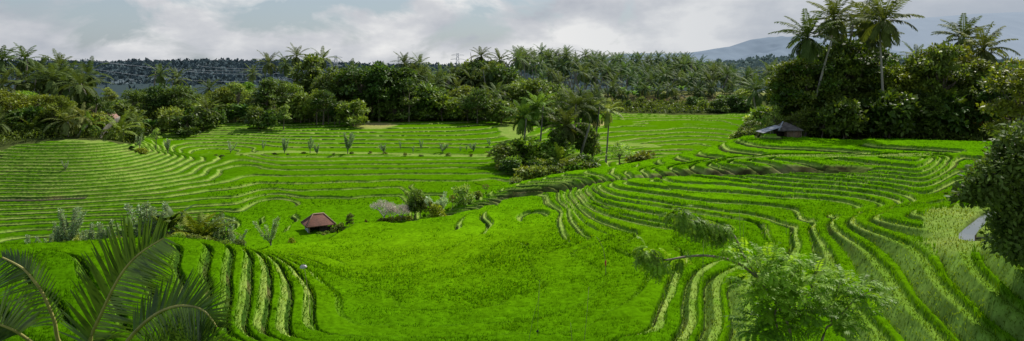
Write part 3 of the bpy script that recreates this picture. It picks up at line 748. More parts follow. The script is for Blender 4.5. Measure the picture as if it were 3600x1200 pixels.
wand(0, 590, 119, 2.6, 'pale young tree just below the airy bush on the left hill crest')
wand(2, 490, 113.5, 2.8, 'thin young tree beside clipped yellow shrubs on the left hill')
for i, (u, ti, lb) in enumerate([(462,'dark','clipped dark round shrub left of the yellow pair'),(485,'yellow','clipped yellow shrub in the middle of three'),(505,'yellow','clipped yellow shrub at the right end of three')]):
    tree('bush', u, 112.6, 521, lb+' on the left hill', group='clipped shrubs on the left hill', tint=ti, name='clipped_shrub', wide=1.2)
wand(1, 230, 98.5, 1.6, 'small pale sapling alone among the left hill terraces')
wand(1, 810, 132, 2.6, 'thin sapling in the far paddy right of the left hill', tint=(1.2,1.2,1.2))
belt('the second row of left hilltop bushes', -160, 350, 12, 119, 125, [(-150,385),(0,390),(120,385),(250,400),(350,400)], ['bush'], ['mid','olive','grey','light','dark'], seed=51, wide=(0.9,1.3))
belt('the thicket behind the far paddy edge', 460, 1060, 16, 172, 200, [(460,370),(600,355),(750,355),(900,345),(1060,340)], ['bush'], ['light','mid','olive','pale','grey'], seed=52, wide=(1.0,1.4))
# ------------------------------------------------------------------ trees beyond, between the hill and the centre
belt('the gap beside the left hill', 355, 480, 5, 150, 190, [(355,385),(420,355),(480,360)], ['round','airy','bush'], ['light','mid','olive'], seed=3)
belt('the dark trees past the short palm', 475, 660, 7, 160, 182, [(475,330),(520,310),(570,310),(620,308),(660,340)], ['round','round','fine'], ['dark','deep','dark','mid'], seed=4)
palms('the palms over the dark trees', [(535,185,228),(622,190,243),(706,192,278),(690,160,345),(655,172,338),(888,240,232)], 'full crowned coconut palm', size=1.0)
belt('the pale mixed trees left of centre', 650, 1040, 15, 170, 195, [(650,360),(720,330),(800,300),(850,295),(900,300),(960,285),(1040,300)], ['airy','round','tall','airy'], ['light','olive','grey','mid','light'], seed=5)
belt('the far paddy edge bushes', 480, 1010, 17, 152, 169, [(480,400),(560,385),(700,385),(820,370),(1010,380)], ['bush','airy','tall','bush'], ['mid','dark','light','grey'], seed=6, jit=24, wide=(0.8,1.2))
belt('the big bushes left of centre', 1005, 1255, 11, 166.5, 172, [(1005,385),(1050,350),(1100,335),(1160,345),(1255,350)], ['bush','round','tall','airy'], ['mid','dark','dark','light','olive'], seed=7, jit=26, wide=(0.75,1.1))
palms('the tall palms left of centre', [(945,215,188),(1004,215,192),(1047,215,163),(1141,215,172)], 'tall thin trunked palm', size=1.15)
tree('tall', 1085, 205, 196, 'tall green tree between two thin trunked palms', tint='mid', wide=1.2)
belt('the dark centre wood', 1085, 1440, 15, 176, 205, [(1085,240),(1130,285),(1180,235),(1230,250),(1300,225),(1350,250),(1440,255)], ['round','tall','round','fine'], ['dark','deep','dark','mid'], seed=8, jit=16)
belt('the lower centre wood', 1250, 1800, 20, 176, 192, [(1250,330),(1350,330),(1500,315),(1650,325),(1800,330)], ['round','bush','tall','airy'], ['mid','dark','olive','mid','grey'], seed=9, jit=25)
belt('the upper centre wood', 1440, 1830, 14, 200, 225, [(1440,250),(1550,260),(1650,235),(1700,225),(1760,235),(1830,260)], ['round','tall','fine'], ['mid','olive','dark','grey'], seed=10, jit=20)
belt('the front of the centre wood', 1260, 1960, 24, 181, 186, [(1260,405),(1500,395),(1700,395),(1960,385)], ['bush'], ['mid','dark','light','olive'], seed=11, jit=14)
palms('the centre wood palms', [(1240,208,215),(1428,210,190),(1482,212,192),(1452,205,222),(1500,205,230),(1535,200,235),(1590,208,228),(1620,212,230),(1688,215,165),(1756,215,178),(1795,212,172),(1540,190,268),(1725,200,220),(1655,205,245),(1570,215,250),(1400,210,240),(1770,190,290),(1690,192,300)], 'coconut palm above dense trees', size=1.1)
belt('the grey centre wood', 1800, 1990, 7, 188, 205, [(1800,300),(1850,285),(1900,310),(1990,300)], ['fine','round'], ['grey','olive','grey'], seed=12)
belt('the brushwood on the grove bank', 2060, 2620, 22, 246, 268, [(2060,345),(2300,338),(2620,335)], ['bush','airy','bush'], ['pale','grey','mid','olive'], seed=53, jit=12, wide=(0.7,1.2))
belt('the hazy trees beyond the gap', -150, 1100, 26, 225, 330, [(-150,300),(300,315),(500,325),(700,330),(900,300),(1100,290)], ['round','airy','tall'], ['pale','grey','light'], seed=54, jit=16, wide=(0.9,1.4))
r_ = random.Random(77)
for i in range(22):
    u = -60+i*86+r_.uniform(-30, 30); de = float(np.interp(u, DE_U, DE_D))
    palm(u, de+r_.uniform(2, 9), float(np.interp(u, [0, 400, 1000, 1800], [400, 400, 385, 370]))+r_.uniform(-30, 25), 'short young palm', place='the low palms before the woods', size=r_.uniform(0.6, 0.9), tint=r_.choice(['mid','light','grey']))
for i in range(16):
    u = 1240+i*36+r_.uniform(-14, 14)
    palm(u, r_.uniform(186, 206), r_.uniform(235, 330), 'feathery palm', place='the inner centre wood palms', size=r_.uniform(0.9, 1.1))
for u in range(500, 1280, 30):
    uu = u+r_.uniform(-12, 12); de = float(np.interp(uu, DE_U, DE_D))
    banana(uu, de+r_.uniform(-0.3, 1.2), r_.uniform(2.6, 4.6), 'pale green banana plant', place='the far paddy edge bananas', tint=r_.choice([(1,1,1),(1.5,1.4,1.4),(0.8,0.9,0.8)]))
# banana plants along the edges
r_ = random.Random(5)
for u in range(640, 1800, 38):
    uu = u+r_.uniform(-14, 14); de = float(np.interp(uu, DE_U, DE_D))
    banana(uu, de+r_.uniform(0.3, 3), r_.uniform(3.0, 5.5), 'leafy green banana plant', place='the bananas below the centre wood', tint=r_.choice([(1,1,1),(1.4,1.3,1.2),(0.7,0.85,0.8)]))
# ------------------------------------------------------------------ coconut grove beyond the far paddy
r_ = random.Random(11)
def row(place, u0, u1, n, d0, d1, vt, base, sz=1.05, jit=12):
    for i in range(n):
        u = u0+(u1-u0)*(i+r_.uniform(0.15, 0.85))/n
        palm(u, r_.uniform(d0, d1), float(np.interp(u, [q[0] for q in vt], [q[1] for q in vt]))+r_.uniform(-jit, jit), base, place=place, size=sz*r_.uniform(0.9, 1.12))
row('the back coconut grove', 1800, 2560, 48, 320, 375, [(1800,182),(1900,172),(2000,180),(2150,195),(2300,196),(2450,205),(2560,215)], 'grey green hazy palm', 1.25, 16)
row('the middle coconut grove', 1830, 2600, 40, 285, 318, [(1830,200),(2000,205),(2200,215),(2400,218),(2600,235)], 'feathery coconut palm', 1.2, 16)
row('the low front coconut grove', 1960, 2630, 20, 246, 262, [(1960,300),(2300,300),(2630,295)], 'short broad palm', 0.95, 22)
row('the front coconut grove', 1900, 2640, 26, 262, 282, [(1900,250),(2100,240),(2300,238),(2450,250),(2560,245),(2640,262)], 'palm on a thin visible trunk', 1.15, 22)
palms('the palms topping the coconut grove', [(1830,270,185),(1850,300,170),(1905,300,172),(1935,300,180),(2010,300,170),(2180,330,186),(2420,310,191)], 'tall coconut palm', size=1.25)
belt('the bushes below the coconut grove', 2000, 2640, 26, 229, 244, [(2000,352),(2150,358),(2350,352),(2500,350),(2640,340)], ['bush','bush','airy'], ['mid','grey','dark','olive'], seed=13, jit=14, wide=(0.8,1.3))
for i in range(30):
    u = 2050+i*19+r_.uniform(-9, 9)
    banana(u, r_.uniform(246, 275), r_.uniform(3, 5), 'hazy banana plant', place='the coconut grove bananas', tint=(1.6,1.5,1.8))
belt('the hedge below the coconut grove', 2180, 2660, 16, 227, 229, [(2180,392),(2420,392),(2500,380),(2600,365),(2660,360)], ['bush'], ['dark','deep','mid'], seed=14, jit=6, wide=(1.0,1.5))
tree('wide', 2610, 236, 312, 'low yellowish spreading tree beside the blue tarpaulin', tint='yellow', wide=1.1)
tree('bush', 2560, 236, 335, 'dark bush hiding the left side of the blue tarpaulin', tint='dark')
# ------------------------------------------------------------------ clump in the middle of the paddies
CL = 'the clump between the paddies'
palm(1837, 121, 362, 'slim coconut palm with drooping lower fronds, left end of the clump', group=CL, size=0.92, near=True, tint='light', ti=0)
palm(1894, 122, 325, 'tall slim palm with pale lit fronds on the left of the clump', group=CL, size=0.95, near=True, tint='light', ti=0)
palm(2012, 124, 322, 'tallest coconut palm in the middle of the clump', group=CL, size=1.1, near=True)
palm(2078, 127, 328, 'coconut palm with a hanging yellow frond on the right of the clump', group=CL, size=1.1, near=True)
palm(2030, 118, 388, 'lower coconut palm in front of the tallest one in the clump', group=CL, size=1.0, near=True)
palm(1962, 113, 520, 'short young palm with spreading fronds at the front of the clump', group=CL, size=0.95, near=True, tint='light')
palm(2130, 130, 345, 'pale drooping palm behind the right end of the clump', group=CL, size=0.9, tint='pale')
belt('the dark trees inside the clump', 1940, 2100, 6, 116, 124, [(1940,455),(1980,435),(2040,445),(2100,465)], ['finetall','tall'], ['dark','mid','deep'], seed=15, jit=12, wide=(0.7,1.0))
belt('the left side shrubs of the clump', 1770, 1960, 12, 114, 121, [(1770,545),(1800,500),(1850,490),(1900,500),(1960,500)], ['bush'], ['grey','light','light','mid'], seed=16, jit=14, wide=(0.9,1.3))
belt('the front shrubs of the clump', 1760, 2075, 14, 109, 113, [(1750,575),(1800,560),(1900,560),(2000,565),(2080,545)], ['bush'], ['mid','dark','olive','light'], seed=17, jit=12, wide=(0.9,1.3))
for u, d, h in [(2000,112,3.2),(2090,114,3.6),(1940,117,4.8),(1925,120,4.2),(2060,112,3.0),(1985,119,5.6)]:
    banana(u, d, h, 'leafy banana plant', place='the bananas in the clump', tint=(1.2,1.1,1))
tree('airy', 2178, 121, 500, 'pale grey airy bush right of the clump', tint='pale', wide=1.25)
wand(1, 2238, 128, 4.0, 'thin pale sapling right of the airy grey bush', tint=(0.9,0.9,0.9))
tree('bush', 2258, 126, 535, 'purplish brown low shrub right of the thin sapling', tint='brown', wide=1.2)
tree('airy', 2285, 127, 530, 'thin brown twiggy shrub at the end of the path', tint='brown', wide=0.8)
belt('the upper terrace edge shrubs', 1850, 1960, 5, 94, 97, [(1850,592),(1960,588)], ['bush'], ['olive','grey','mid'], seed=18, jit=8)
# ------------------------------------------------------------------ young trees along the bund across the far paddies
YT = [(0,1000,128,3.2),(2,1090,129,3.2),(0,1115,127,2.2),(0,1222,128,4.2),(3,1348,129,2.0),(2,1408,134,1.8),(2,1452,129,1.6),(2,1480,133,2.3),(3,1556,130,2.1),(2,1618,131,1.4),(2,1640,132,1.4),(3,1664,131,2.0),(1,1720,137,1.6),(2,925,132,2.2)]
for k, u, d, h in YT: wand(k, u, d, h, 'pale leafy young tree', place='the long bund', tint=(0.85,0.95,0.75))
belt('the long bund tufts', 700, 1740, 15, 126, 129, [(700,556),(900,560),(1300,562),(1740,562)], ['bush'], ['mid','light','olive'], seed=20, jit=7, wide=(1.0,1.6))
# ------------------------------------------------------------------ plants behind the front ridge
FR = [(1,100,48.5,1.3),(0,238,50.0,3.4),(0,205,50,2.3),(1,170,48.5,1.5),(1,300,50.5,2.0),(2,335,51,2.1),(0,375,51,2.3),(2,400,51.5,2.0),(2,425,52,2.2),(1,520,53.2,4.2),(0,560,52.8,3.6),(2,585,53,2.6),(1,765,55,3.0),(2,790,55.5,3.1),(4,812,56,3.0),(1,830,55,1.9),(2,735,55,1.8),(0,490,52,2.2)]
for k, u, d, h in FR: wand(k, u, d, h, 'silvery bottlebrush young tree', place='the front ridge plants', tint=(0.95,1.0,0.95))
banana(455, 52, 3.0, 'banana plant with a dead leaf behind the front ridge', tint=(1.1,1,0.9))
banana(605, 54, 4.6, 'tall banana plant with a torn dark leaf behind the front ridge', tint=(0.9,0.85,0.9))
banana(585, 53, 3.6, 'brown leaved banana plant left of the torn one', tint=(1.4,1.0,0.9))
palm(672, 54, 790, 'small yellow palm left of a larger yellow green one behind the front ridge', size=0.62, near=True, tint='yellow', ti=0)
palm(702, 54, 778, 'small yellow green palm with arching fronds behind the front ridge', size=0.7, near=True, tint='light', ti=0)
tree('bush', 640, 54, 815, 'low grey green shrub left of the small yellow palms', tint='grey')
belt('the front ridge shrubs', 130, 860, 14, 49, 53, [(130,850),(250,835),(450,825),(640,825),(860,845)], ['bush'], ['grey','mid','light'], seed=21, jit=6)
# ------------------------------------------------------------------ around the tiled hut
wand(1, 952, 67.0, 3.2, 'pale young tree with two leafy wands left of the tiled hut', tint=(1.1,1.15,0.9))
tree('bush', 1024, 68.5, 835, 'tiny yellow shrub left of the tiled hut', tint='yellow', wide=0.6, name='shrub')
for u, d, vt, ti, lb in [(1122,73.5,818,'light','light green low shrub against the tiled hut'),(1150,73.5,812,'light','light green low shrub right of the hut post'),(1172,74.3,797,'mid','leafy shrub at the right corner of the tiled hut'),(1198,75,785,'mid','taller shrub right of the tiled hut'),(1140,73,825,'grey','creeping grey shrub in front of the tiled hut')]:
    tree('bush', u, d, vt, lb, tint=ti)
tree('finetall', 1230, 75.5, 752, 'slender conical young tree right of the tiled hut', tint='mid', wide=0.75)
tree('bush', 1286, 77.5, 772, 'tiny brown topped plant alone on the path bank', tint='brown', wide=0.5)
for u, d, vt, ti, lb in [(1338,78.5,768,'brown','dark reddish croton at the left end of the hedge'),(1358,79,766,'brown','reddish croton second in the hedge'),(1376,79,762,'olive','olive croton in the middle of the hedge'),(1398,79,766,'brown','red and green croton in the hedge'),(1420,79.3,764,'mid','green croton right of the red ones'),(1440,79.5,758,'yellow','bright yellow croton at the right end of the hedge')]:
    tree('bush', u, d, vt, lb, tint=ti, group='croton hedge by the path', name='croton_shrub', wide=1.05)
tree('fine', 1458, 82.5, 664, 'dense round topped bright green tree above the croton hedge', tint='light', wide=0.9)
tree('fine', 1480, 82, 690, 'bushy green tree on the right shoulder of the dense round one', tint='mid', wide=0.8)
tree('tall', 1448, 81, 705, 'dark leafy tree under the dense round one', tint='dark', wide=0.9)
wand(3, 1543, 81.5, 3.2, 'silvery spiky plant right of the dense round tree', tint=(1.5,1.5,1.7))
tree('bush', 1540, 80.2, 718, 'yellow flowered croton on the bank end', tint='yellow', wide=0.9, name='croton_shrub')
tree('tall', 1516, 80.8, 708, 'brownish upright shrub between dense tree and bank', tint='brown', wide=0.7)
tree('airy', 1591, 84, 686, 'small red leaved tree on the crest', tint='brown', wide=0.7)
tree('bush', 1632, 85.5, 650, 'round grey leaved bush on the crest of the upper terraces', tint='pale', wide=0.8)
tree('airy', 1708, 89, 648, 'olive brown tree on the crest right of the grey bush', tint='olive', wide=1.15)
tree('bush', 1680, 87.5, 672, 'low olive shrub between the grey bush and the brown tree', tint='olive')
tree('bush', 1812, 92.5, 625, 'low grey bush on the crest near the middle clump', tint='grey', wide=1.3)
# white leafless-looking frangipani pair
def frangipani(u, d, h, label, seed):
    r = np.random.default_rng(seed); sm = MB(); lm = MB()
    def rec(p, dr, L_, rad, lv):
        e = p+dr*L_; sm.tube([p, p.lerp(e, 0.5)+Vector((0, 0, -0.03)), e], [rad, rad*0.85, rad*0.7], 5)
        if lv == 0:
            n = 13; v = unit(r, n)
            lm.leaves(np.array(e)+v*0.19, v+np.array(dr)*0.6, unit(r, n), 0.16*r.uniform(0.7, 1.3, n), 0.08); return
        a0 = r.uniform(0, 6.28)
        for k in range(3):
            a = a0+k*2.09+r.normal(0, 0.2); q = dr+Vector((math.cos(a), math.sin(a), 0.1))*0.85
            rec(e, q.normalized(), L_*r.uniform(0.6, 0.8), rad*0.65, lv-1)
    rec(Vector((0, 0, -0.2)), Vector((0.05, 0, 1)), 1.1, 0.12, 4)
    a = sm.mesh('trunk'); b = lm.mesh('crown'); a.materials.append(M_PALEBARK); b.materials.append(M_WHITELEAF)
    rt = root('frangipani_tree', u, d, label, 'tree', 'pale frangipani trees above the croton hedge'); s_ = h/3.6
    child('trunk', a, rt, scale=(s_,)*3); child('crown', b, rt, (1, 1, 1, 1), scale=(s_,)*3)
M_PALEBARK = mat_solid('pale_bark', (0.42, 0.38, 0.34), scale=3)
M_WHITELEAF = mat_leaf('whitish_leaf', (0.52, 0.46, 0.39), trans=0.35, tcol=(1, 1, 0.95))
frangipani(1352, 79.6, 3.6, 'larger pale whitish tree of bare looking forked branches', 3)
frangipani(1378, 79.2, 2.6, 'low middle pale forked tree under the larger one', 4)
frangipani(1412, 80.2, 2.9, 'smaller pale forked tree next to the dark green tree', 5)
# ------------------------------------------------------------------ right wood
palm(2832, 99, 60, 'tall coconut palm at the left end of the right wood', size=1.05, near=True, ti=0, nuts=True)
palm(2938, 103, -4, 'very tall palm second from the left in the right wood', size=1.05, near=True, ti=0)
palm(3035, 112, 8, 'tall palm half hidden behind the tallest one', size=1.05, near=True, ti=0)
palm(3112, 96, -12, 'tallest palm with a long bare pale trunk before the right wood', size=1.2, near=True, ti=0, nuts=True)
palm(2985, 120, 60, 'palm with its crown between two tall ones in the right wood', size=1.0, near=True)
palm(3392, 118, 72, 'coconut palm rising over the right end of the wood', size=1.1, near=True, ti=0)
palm(3452, 108, 105, 'broad drooping coconut palm in front of the one rising over the right end', size=1.12, near=True, ti=0, nuts=True)
palm(3200, 140, 160, 'small palm crown peeping over the olive tree', size=0.95)
palm(3060, 108, 60, 'palm crowded beside the tallest one', size=1.1, near=True)
palm(3285, 97, 330, 'young palm with arching dry fronds at the wood edge', size=1.2, near=True, tint='light', ti=0)
palm(2668, 141, 275, 'slender palm over the bright shrubs left of the grey hut', size=1.0, near=True, ti=3)
palm(2722, 120, 275, 'slender dark palm next to the wood left of the grey hut', size=0.85, near=True, tint='dark', ti=0)
palm(2715, 190, 215, 'hazy palm with a wide crown left of the right wood', size=1.15)
palm(2642, 300, 235, 'tiny far palm right of the coconut grove', size=1.2)
palm(2700, 220, 225, 'hazy palm partly behind another left of the right wood', size=1.0)
belt('the dark right wood', 2770, 3130, 17, 101, 116, [(2770,275),(2830,205),(2900,165),(2980,145),(3060,160),(3130,195)], ['fine','finetall'], ['deep','dark','dark','mid'], seed=30, jit=14, wide=(0.85,1.1))
belt('the green right wood', 3120, 3680, 15, 98, 116, [(3120,225),(3200,210),(3250,220),(3330,165),(3400,215),(3480,240),(3560,250),(3680,240)], ['fine','finetall','finetall'], ['mid','olive','mid','dark','dark'], seed=31, jit=18, wide=(0.85,1.15))
belt('the right wood front shrubs', 2790, 3660, 24, 94.5, 98, [(2790,400),(2900,370),(3000,380),(3100,345),(3200,320),(3350,330),(3500,340),(3660,350)], ['bush','fine','finetall'], ['dark','mid','deep','mid'], seed=32, jit=28, wide=(0.8,1.1))
belt('the shrubs left of the grey hut', 2625, 2770, 12, 100, 122, [(2625,440),(2680,400),(2740,375),(2770,370)], ['bush','airy'], ['light','light','pale','mid'], seed=33, jit=14, wide=(0.9,1.2))
belt('the plants below the grey hut', 2590, 2665, 5, 97.5, 102, [(2590,462),(2640,450),(2665,455)], ['bush'], ['pale','mid','light'], seed=34, jit=8)
belt('the trees at the far right end', 3500, 3720, 6, 84, 104, [(3500,255),(3600,225),(3720,240)], ['fine','finetall'], ['mid','dark','olive'], seed=61, jit=20, wide=(0.9,1.2))
tree('finetall', 3325, 104, 165, 'tall brownish green tree behind the young arching palm', tint='brown', wide=0.95)
tree('fine', 3225, 98.5, 262, 'large olive green tree right of the tallest palm', tint='olive', wide=1.0)
tree('finetall', 3590, 66, 235, 'olive brown tree at the right edge above the dark bush', tint='brown', wide=1.0)
fs = tree('bush', 3452, 94, 408, 'shrub with orange red flowers at the wood edge', tint='mid', name='flowering_shrub')
_m = MB(); _r = np.random.default_rng(4); v = unit(_r, 40); v[:, 1] = -abs(v[:, 1])
_m.leaves(np.array([0, 0, 2.9])+v*np.array([1.5, 1.5, 0.9]), v, unit(_r, 40), 0.30, 0.24)
me = _m.mesh('blossoms'); me.materials.append(mat_solid('blossom_red', (0.75, 0.10, 0.03))); fs.rotation_euler = (0,0,0); child('blossoms', me, fs)

# undergrowth fills the foot of the woods
def undergrowth(name, spec, label, tint, seed):
    r = np.random.default_rng(seed); m = MB()
    for u0, u1, d0, d1, n, h in spec:
        u = r.uniform(u0, u1, n); d = np.array([float(np.interp(a, DE_U, DE_D)) for a in u])
        dd = np.where(d0 > 0, d+r.uniform(0, 1, n)*(d1-d0)+d0, 0)
        dd = d+d0+(d1-d0)*r.random(n)
        z = np.array([ground(a, b) for a, b in zip(u, dd)])+h*r.random(n)*(0.3+0.7*vnoise(u/22, dd/3, seed))
        v = unit(r, n); L_ = 0.0042*dd**0.9*r.uniform(0.6, 1.5, n)
        m.leaves(np.stack([(u-U0)/F*dd, dd, z], -1), v+np.array([0, 0, 0.3]), unit(r, n)+np.array([0, -0.2, 0.6]), L_*1.3, L_*0.6)
    o = link(name, m.mesh(name), M_LEAF, kind='stuff', label=label); o.color = (*tint, 1)
undergrowth('undergrowth', [(-300,470,1.0,14,7000,2.2),(480,1960,0.4,14,14000,2.6),(460,1100,6,40,9000,6.0),(-300,470,6,40,6000,5.0),(1800,2640,0.5,16,7000,2.4),(2660,3560,2.5,20,16000,2.6)], 'mixed low green undergrowth filling the foot of the woods', (1.0, 1.0, 0.9), 41)
number_all()
_bad = [o['label'] for o in bpy.data.objects if 'label' in o and len(o['label'].split()) > 16]
print('LONG', len(_bad), _bad[:400:25])
print('vegetation', round(time.time()-T0, 1))
# ------------------------------------------------------------------ far hills, mountain, forest on the ridge; haze is painted into their colours
def hill_mesh(name, prof, d_ridge, d_foot, z_foot, rough, seed, nu=260, nd=26, back=1.25):
    us = np.linspace(prof[0][0], prof[-1][0], nu); vr = np.interp(us, [p[0] for p in prof], [p[1] for p in prof])
    zr = -(vr-V0)/F*d_ridge
    V = []
    for k in range(nd+4):
        s_ = k/(nd-1)
        if s_ <= 1: d_ = d_foot+(d_ridge-d_foot)*s_; z = z_foot+(zr-z_foot)*sstep(-0.15, 1.05, np.full(nu, s_))/sstep(-0.15, 1.05, 1.0)
        else: d_ = d_ridge*(1+(back-1)*(s_-1)*8); z = zr-(zr-z_foot)*min(1, (s_-1)*5)
        x = (us-U0)/F*d_ridge*(0.5+0.5*d_/d_ridge)
        gul = (fbm(us/90+seed, np.full(nu, k*0.16), seed, 4)-0.5)*rough*math.sin(math.pi*min(1, s_))**0.8
        V.append(np.stack([x, np.full(nu, d_), z+gul], -1))
    V = np.concatenate(V); n = nd+4
    idx = np.arange(n*nu).reshape(n, nu)
    q = np.stack([idx[:-1, :-1], idx[:-1, 1:], idx[1:, 1:], idx[1:, :-1]], -1).reshape(-1, 4)
    return mesh_np(name, V, quads=q, smooth=True), V.reshape(n, nu, 3)
PROF_L = [(-900,228),(0,226),(300,232),(420,230),(560,226),(650,232),(730,228),(860,231),(1000,228),(1120,232),(1260,240),(1380,243),(1500,241),(1700,244),(1900,250),(2200,262)]
me, HV = hill_mesh('hills', PROF_L, 1250, 480, -26, 22, 5)
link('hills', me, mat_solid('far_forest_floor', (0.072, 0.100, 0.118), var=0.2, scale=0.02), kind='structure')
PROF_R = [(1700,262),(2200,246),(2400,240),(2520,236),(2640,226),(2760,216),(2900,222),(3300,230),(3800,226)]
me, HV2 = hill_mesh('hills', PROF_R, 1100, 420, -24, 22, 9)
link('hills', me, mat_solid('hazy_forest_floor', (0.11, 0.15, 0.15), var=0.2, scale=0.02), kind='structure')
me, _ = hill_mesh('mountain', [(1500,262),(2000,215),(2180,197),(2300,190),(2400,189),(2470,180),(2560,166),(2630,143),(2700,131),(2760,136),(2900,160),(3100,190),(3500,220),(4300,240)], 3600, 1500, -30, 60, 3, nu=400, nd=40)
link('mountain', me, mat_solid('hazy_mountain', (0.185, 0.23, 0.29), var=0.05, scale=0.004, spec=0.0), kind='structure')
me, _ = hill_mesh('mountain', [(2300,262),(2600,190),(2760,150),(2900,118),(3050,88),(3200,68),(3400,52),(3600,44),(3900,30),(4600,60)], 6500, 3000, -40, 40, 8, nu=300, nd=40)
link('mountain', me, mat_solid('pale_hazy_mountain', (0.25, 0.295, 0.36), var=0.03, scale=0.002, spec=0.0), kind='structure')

def far_forest(name, HV, n, size, mat, seed, label, smin=0.0, ridge_n=0):
    r = np.random.default_rng(seed); m = MB(); nk, nu = 26, HV.shape[1]
    s_ = r.uniform(smin, 1.0, n+ridge_n); s_[n:] = r.uniform(0.97, 1.0, ridge_n)
    a = s_*(nk-1); i = np.floor(a).astype(int); i = np.minimum(i, nk-2); fa = (a-i)[:, None]
    b = r.uniform(0, nu-2, n+ridge_n); j = b.astype(int); fb = (b-j)[:, None]
    p = (HV[i, j]*(1-fb)+HV[i, j+1]*fb)*(1-fa)+(HV[i+1, j]*(1-fb)+HV[i+1, j+1]*fb)*fa
    sz = size*r.uniform(0.6, 1.3, n+ridge_n)
    K = 12
    v = unit(r, len(p)*K).reshape(len(p), K, 3); v[..., 2] = np.abs(v[..., 2])*1.1
    tall = (r.random(len(p)) < 0.10)
    P_ = p[:, None]+v*sz[:, None, None]*np.array([0.55, 0.55, 0.75])*r.uniform(0.5, 1, (len(p), K, 1))
    P_[..., 2] += np.where(tall, sz*0.9, sz*0.25)[:, None]
    d_ = v+0.6*unit(r, len(p)*K).reshape(v.shape)
    m.leaves(P_.reshape(-1, 3), d_.reshape(-1, 3), (v*0.35+np.array([0, -0.3, 1.0])).reshape(-1, 3), np.repeat(sz*0.8, K), np.repeat(sz*0.6, K))
    q = p[tall]; z_ = sz[tall]          # thin stems under the taller crowns
    k = np.arange(len(q))*4; w_ = 0.28
    V = np.stack([q+np.array([-w_, 0, -1]), q+np.array([w_, 0, -1]), q+np.stack([0*z_+w_, 0*z_, z_*1.3], -1), q+np.stack([0*z_-w_, 0*z_, z_*1.3], -1)], 1)
    m.add(V, np.stack([k, k+1, k+2, k+3], -1))
    return link(name, m.mesh(name), mat, kind='stuff', label=label)
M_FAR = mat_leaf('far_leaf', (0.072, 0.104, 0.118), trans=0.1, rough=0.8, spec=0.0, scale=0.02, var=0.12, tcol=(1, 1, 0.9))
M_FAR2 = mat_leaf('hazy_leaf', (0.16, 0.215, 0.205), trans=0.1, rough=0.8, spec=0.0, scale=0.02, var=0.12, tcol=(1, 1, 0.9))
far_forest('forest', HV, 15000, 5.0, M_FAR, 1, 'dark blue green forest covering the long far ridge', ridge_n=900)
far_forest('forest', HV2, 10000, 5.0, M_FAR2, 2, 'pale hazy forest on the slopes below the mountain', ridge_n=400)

# ------------------------------------------------------------------ power lines, pylons, mast
M_WIRE = mat_solid('wire', (0.62, 0.62, 0.62), var=0.05)
M_STEEL = mat_solid('galvanised_steel', (0.34, 0.37, 0.41), var=0.1, rough=0.7)
WL = [('highest of the four visible power lines', [(690,232),(722,234),(900,240),(1078,233),(1185,212)]),
      ('second power line from the top', [(300,212),(419,229),(582,240),(740,247),(900,249),(1040,243),(1190,222)]),
      ('third power line from the top, sagging over the forest', [(260,206),(466,229),(582,245),(740,259),(900,261),(1078,248),(1190,230)]),
      ('lowest of the four visible power lines', [(200,222),(326,243),(506,269),(700,282),(900,285),(1078,272),(1195,246)])]
for lb, L in WL:
    us = np.linspace(L[0][0], L[-1][0], 40); cf = np.polyfit([p[0] for p in L], [p[1] for p in L], 2 if len(L) < 6 else 3); vs = np.polyval(cf, us)
    m = MB(); m.tube([world(a, b, 440) for a, b in zip(us, vs)], [0.07]*40, 5)
    link('power_line', m.mesh('power_line'), M_WIRE, label=lb, cat='power line', group='power lines over the forest')
def pylon(u, d, vtop, label):
    m = MB(); top = -(vtop-V0)/F*d; zb = -24.0; H = top-zb; x = (u-U0)/F*d
    def beam(a, b, r_=0.24): m.tube([a, b], [r_, r_], 4)
    def wd(z): return 4.2*(1-z/H)**1.2+0.7
    lv = [H*q for q in (0, 0.2, 0.38, 0.53, 0.66, 0.77, 0.87, 0.95, 1.0)]
    for a, b in zip(lv[:-1], lv[1:]):
        A = [Vector((sx*wd(a), sy*wd(a), a)) for sx, sy in ((-1,-1),(1,-1),(1,1),(-1,1))]
        B = [Vector((sx*wd(b), sy*wd(b), b)) for sx, sy in ((-1,-1),(1,-1),(1,1),(-1,1))]
        for k in range(4):
            beam(A[k], B[k], 0.15); beam(A[k], B[(k+1) % 4], 0.07); beam(B[k], A[(k+1) % 4], 0.07)
    tower = m.mesh('tower'); tower.materials.append(M_STEEL)
    o = link('pylon', None, loc=(x, d, zb), label=label, cat='pylon', group='pylons on the far ridge')
    child('tower', tower, o)
    for q in (0.74, 0.85, 0.95):
        c = MB()
        for s_ in (-1, 1):
            e = Vector((s_*6.0*(1.15-0.4*abs(q-0.85)/0.1*0.3), 0, H*q))
            for sy in (-1, 1):
                c.tube([Vector((s_*0.6, sy*wd(H*q), H*q+1.4)), e], [0.10, 0.10], 4); c.tube([Vector((s_*0.6, sy*wd(H*q), H*q)), e], [0.10, 0.10], 4)
        cm_ = c.mesh('cross_arm'); cm_.materials.append(M_STEEL); child('cross_arm', cm_, o)
pylon(1181, 620, 195, 'pale lattice pylon behind the dark trees left of centre')
pylon(1609, 640, 187, 'pale lattice pylon rising behind the centre wood')
m = MB(); zt = -(198-V0)/F*205; m.tube([(0, 0, -0.5), (0, 0, zt-ground(1400, 205))], [0.13, 0.09], 6)
m.tube([(-0.3, 0, zt-ground(1400, 205)-0.5), (0.3, 0, zt-ground(1400, 205)-0.5)], [0.05, 0.05], 5)
link('radio_mast', m.mesh('radio_mast'), mat_solid('dark_steel', (0.10, 0.11, 0.12)), loc=((1400-U0)/F*205, 205, ground(1400, 205)), label='thin dark mast standing above the centre wood', cat='mast')

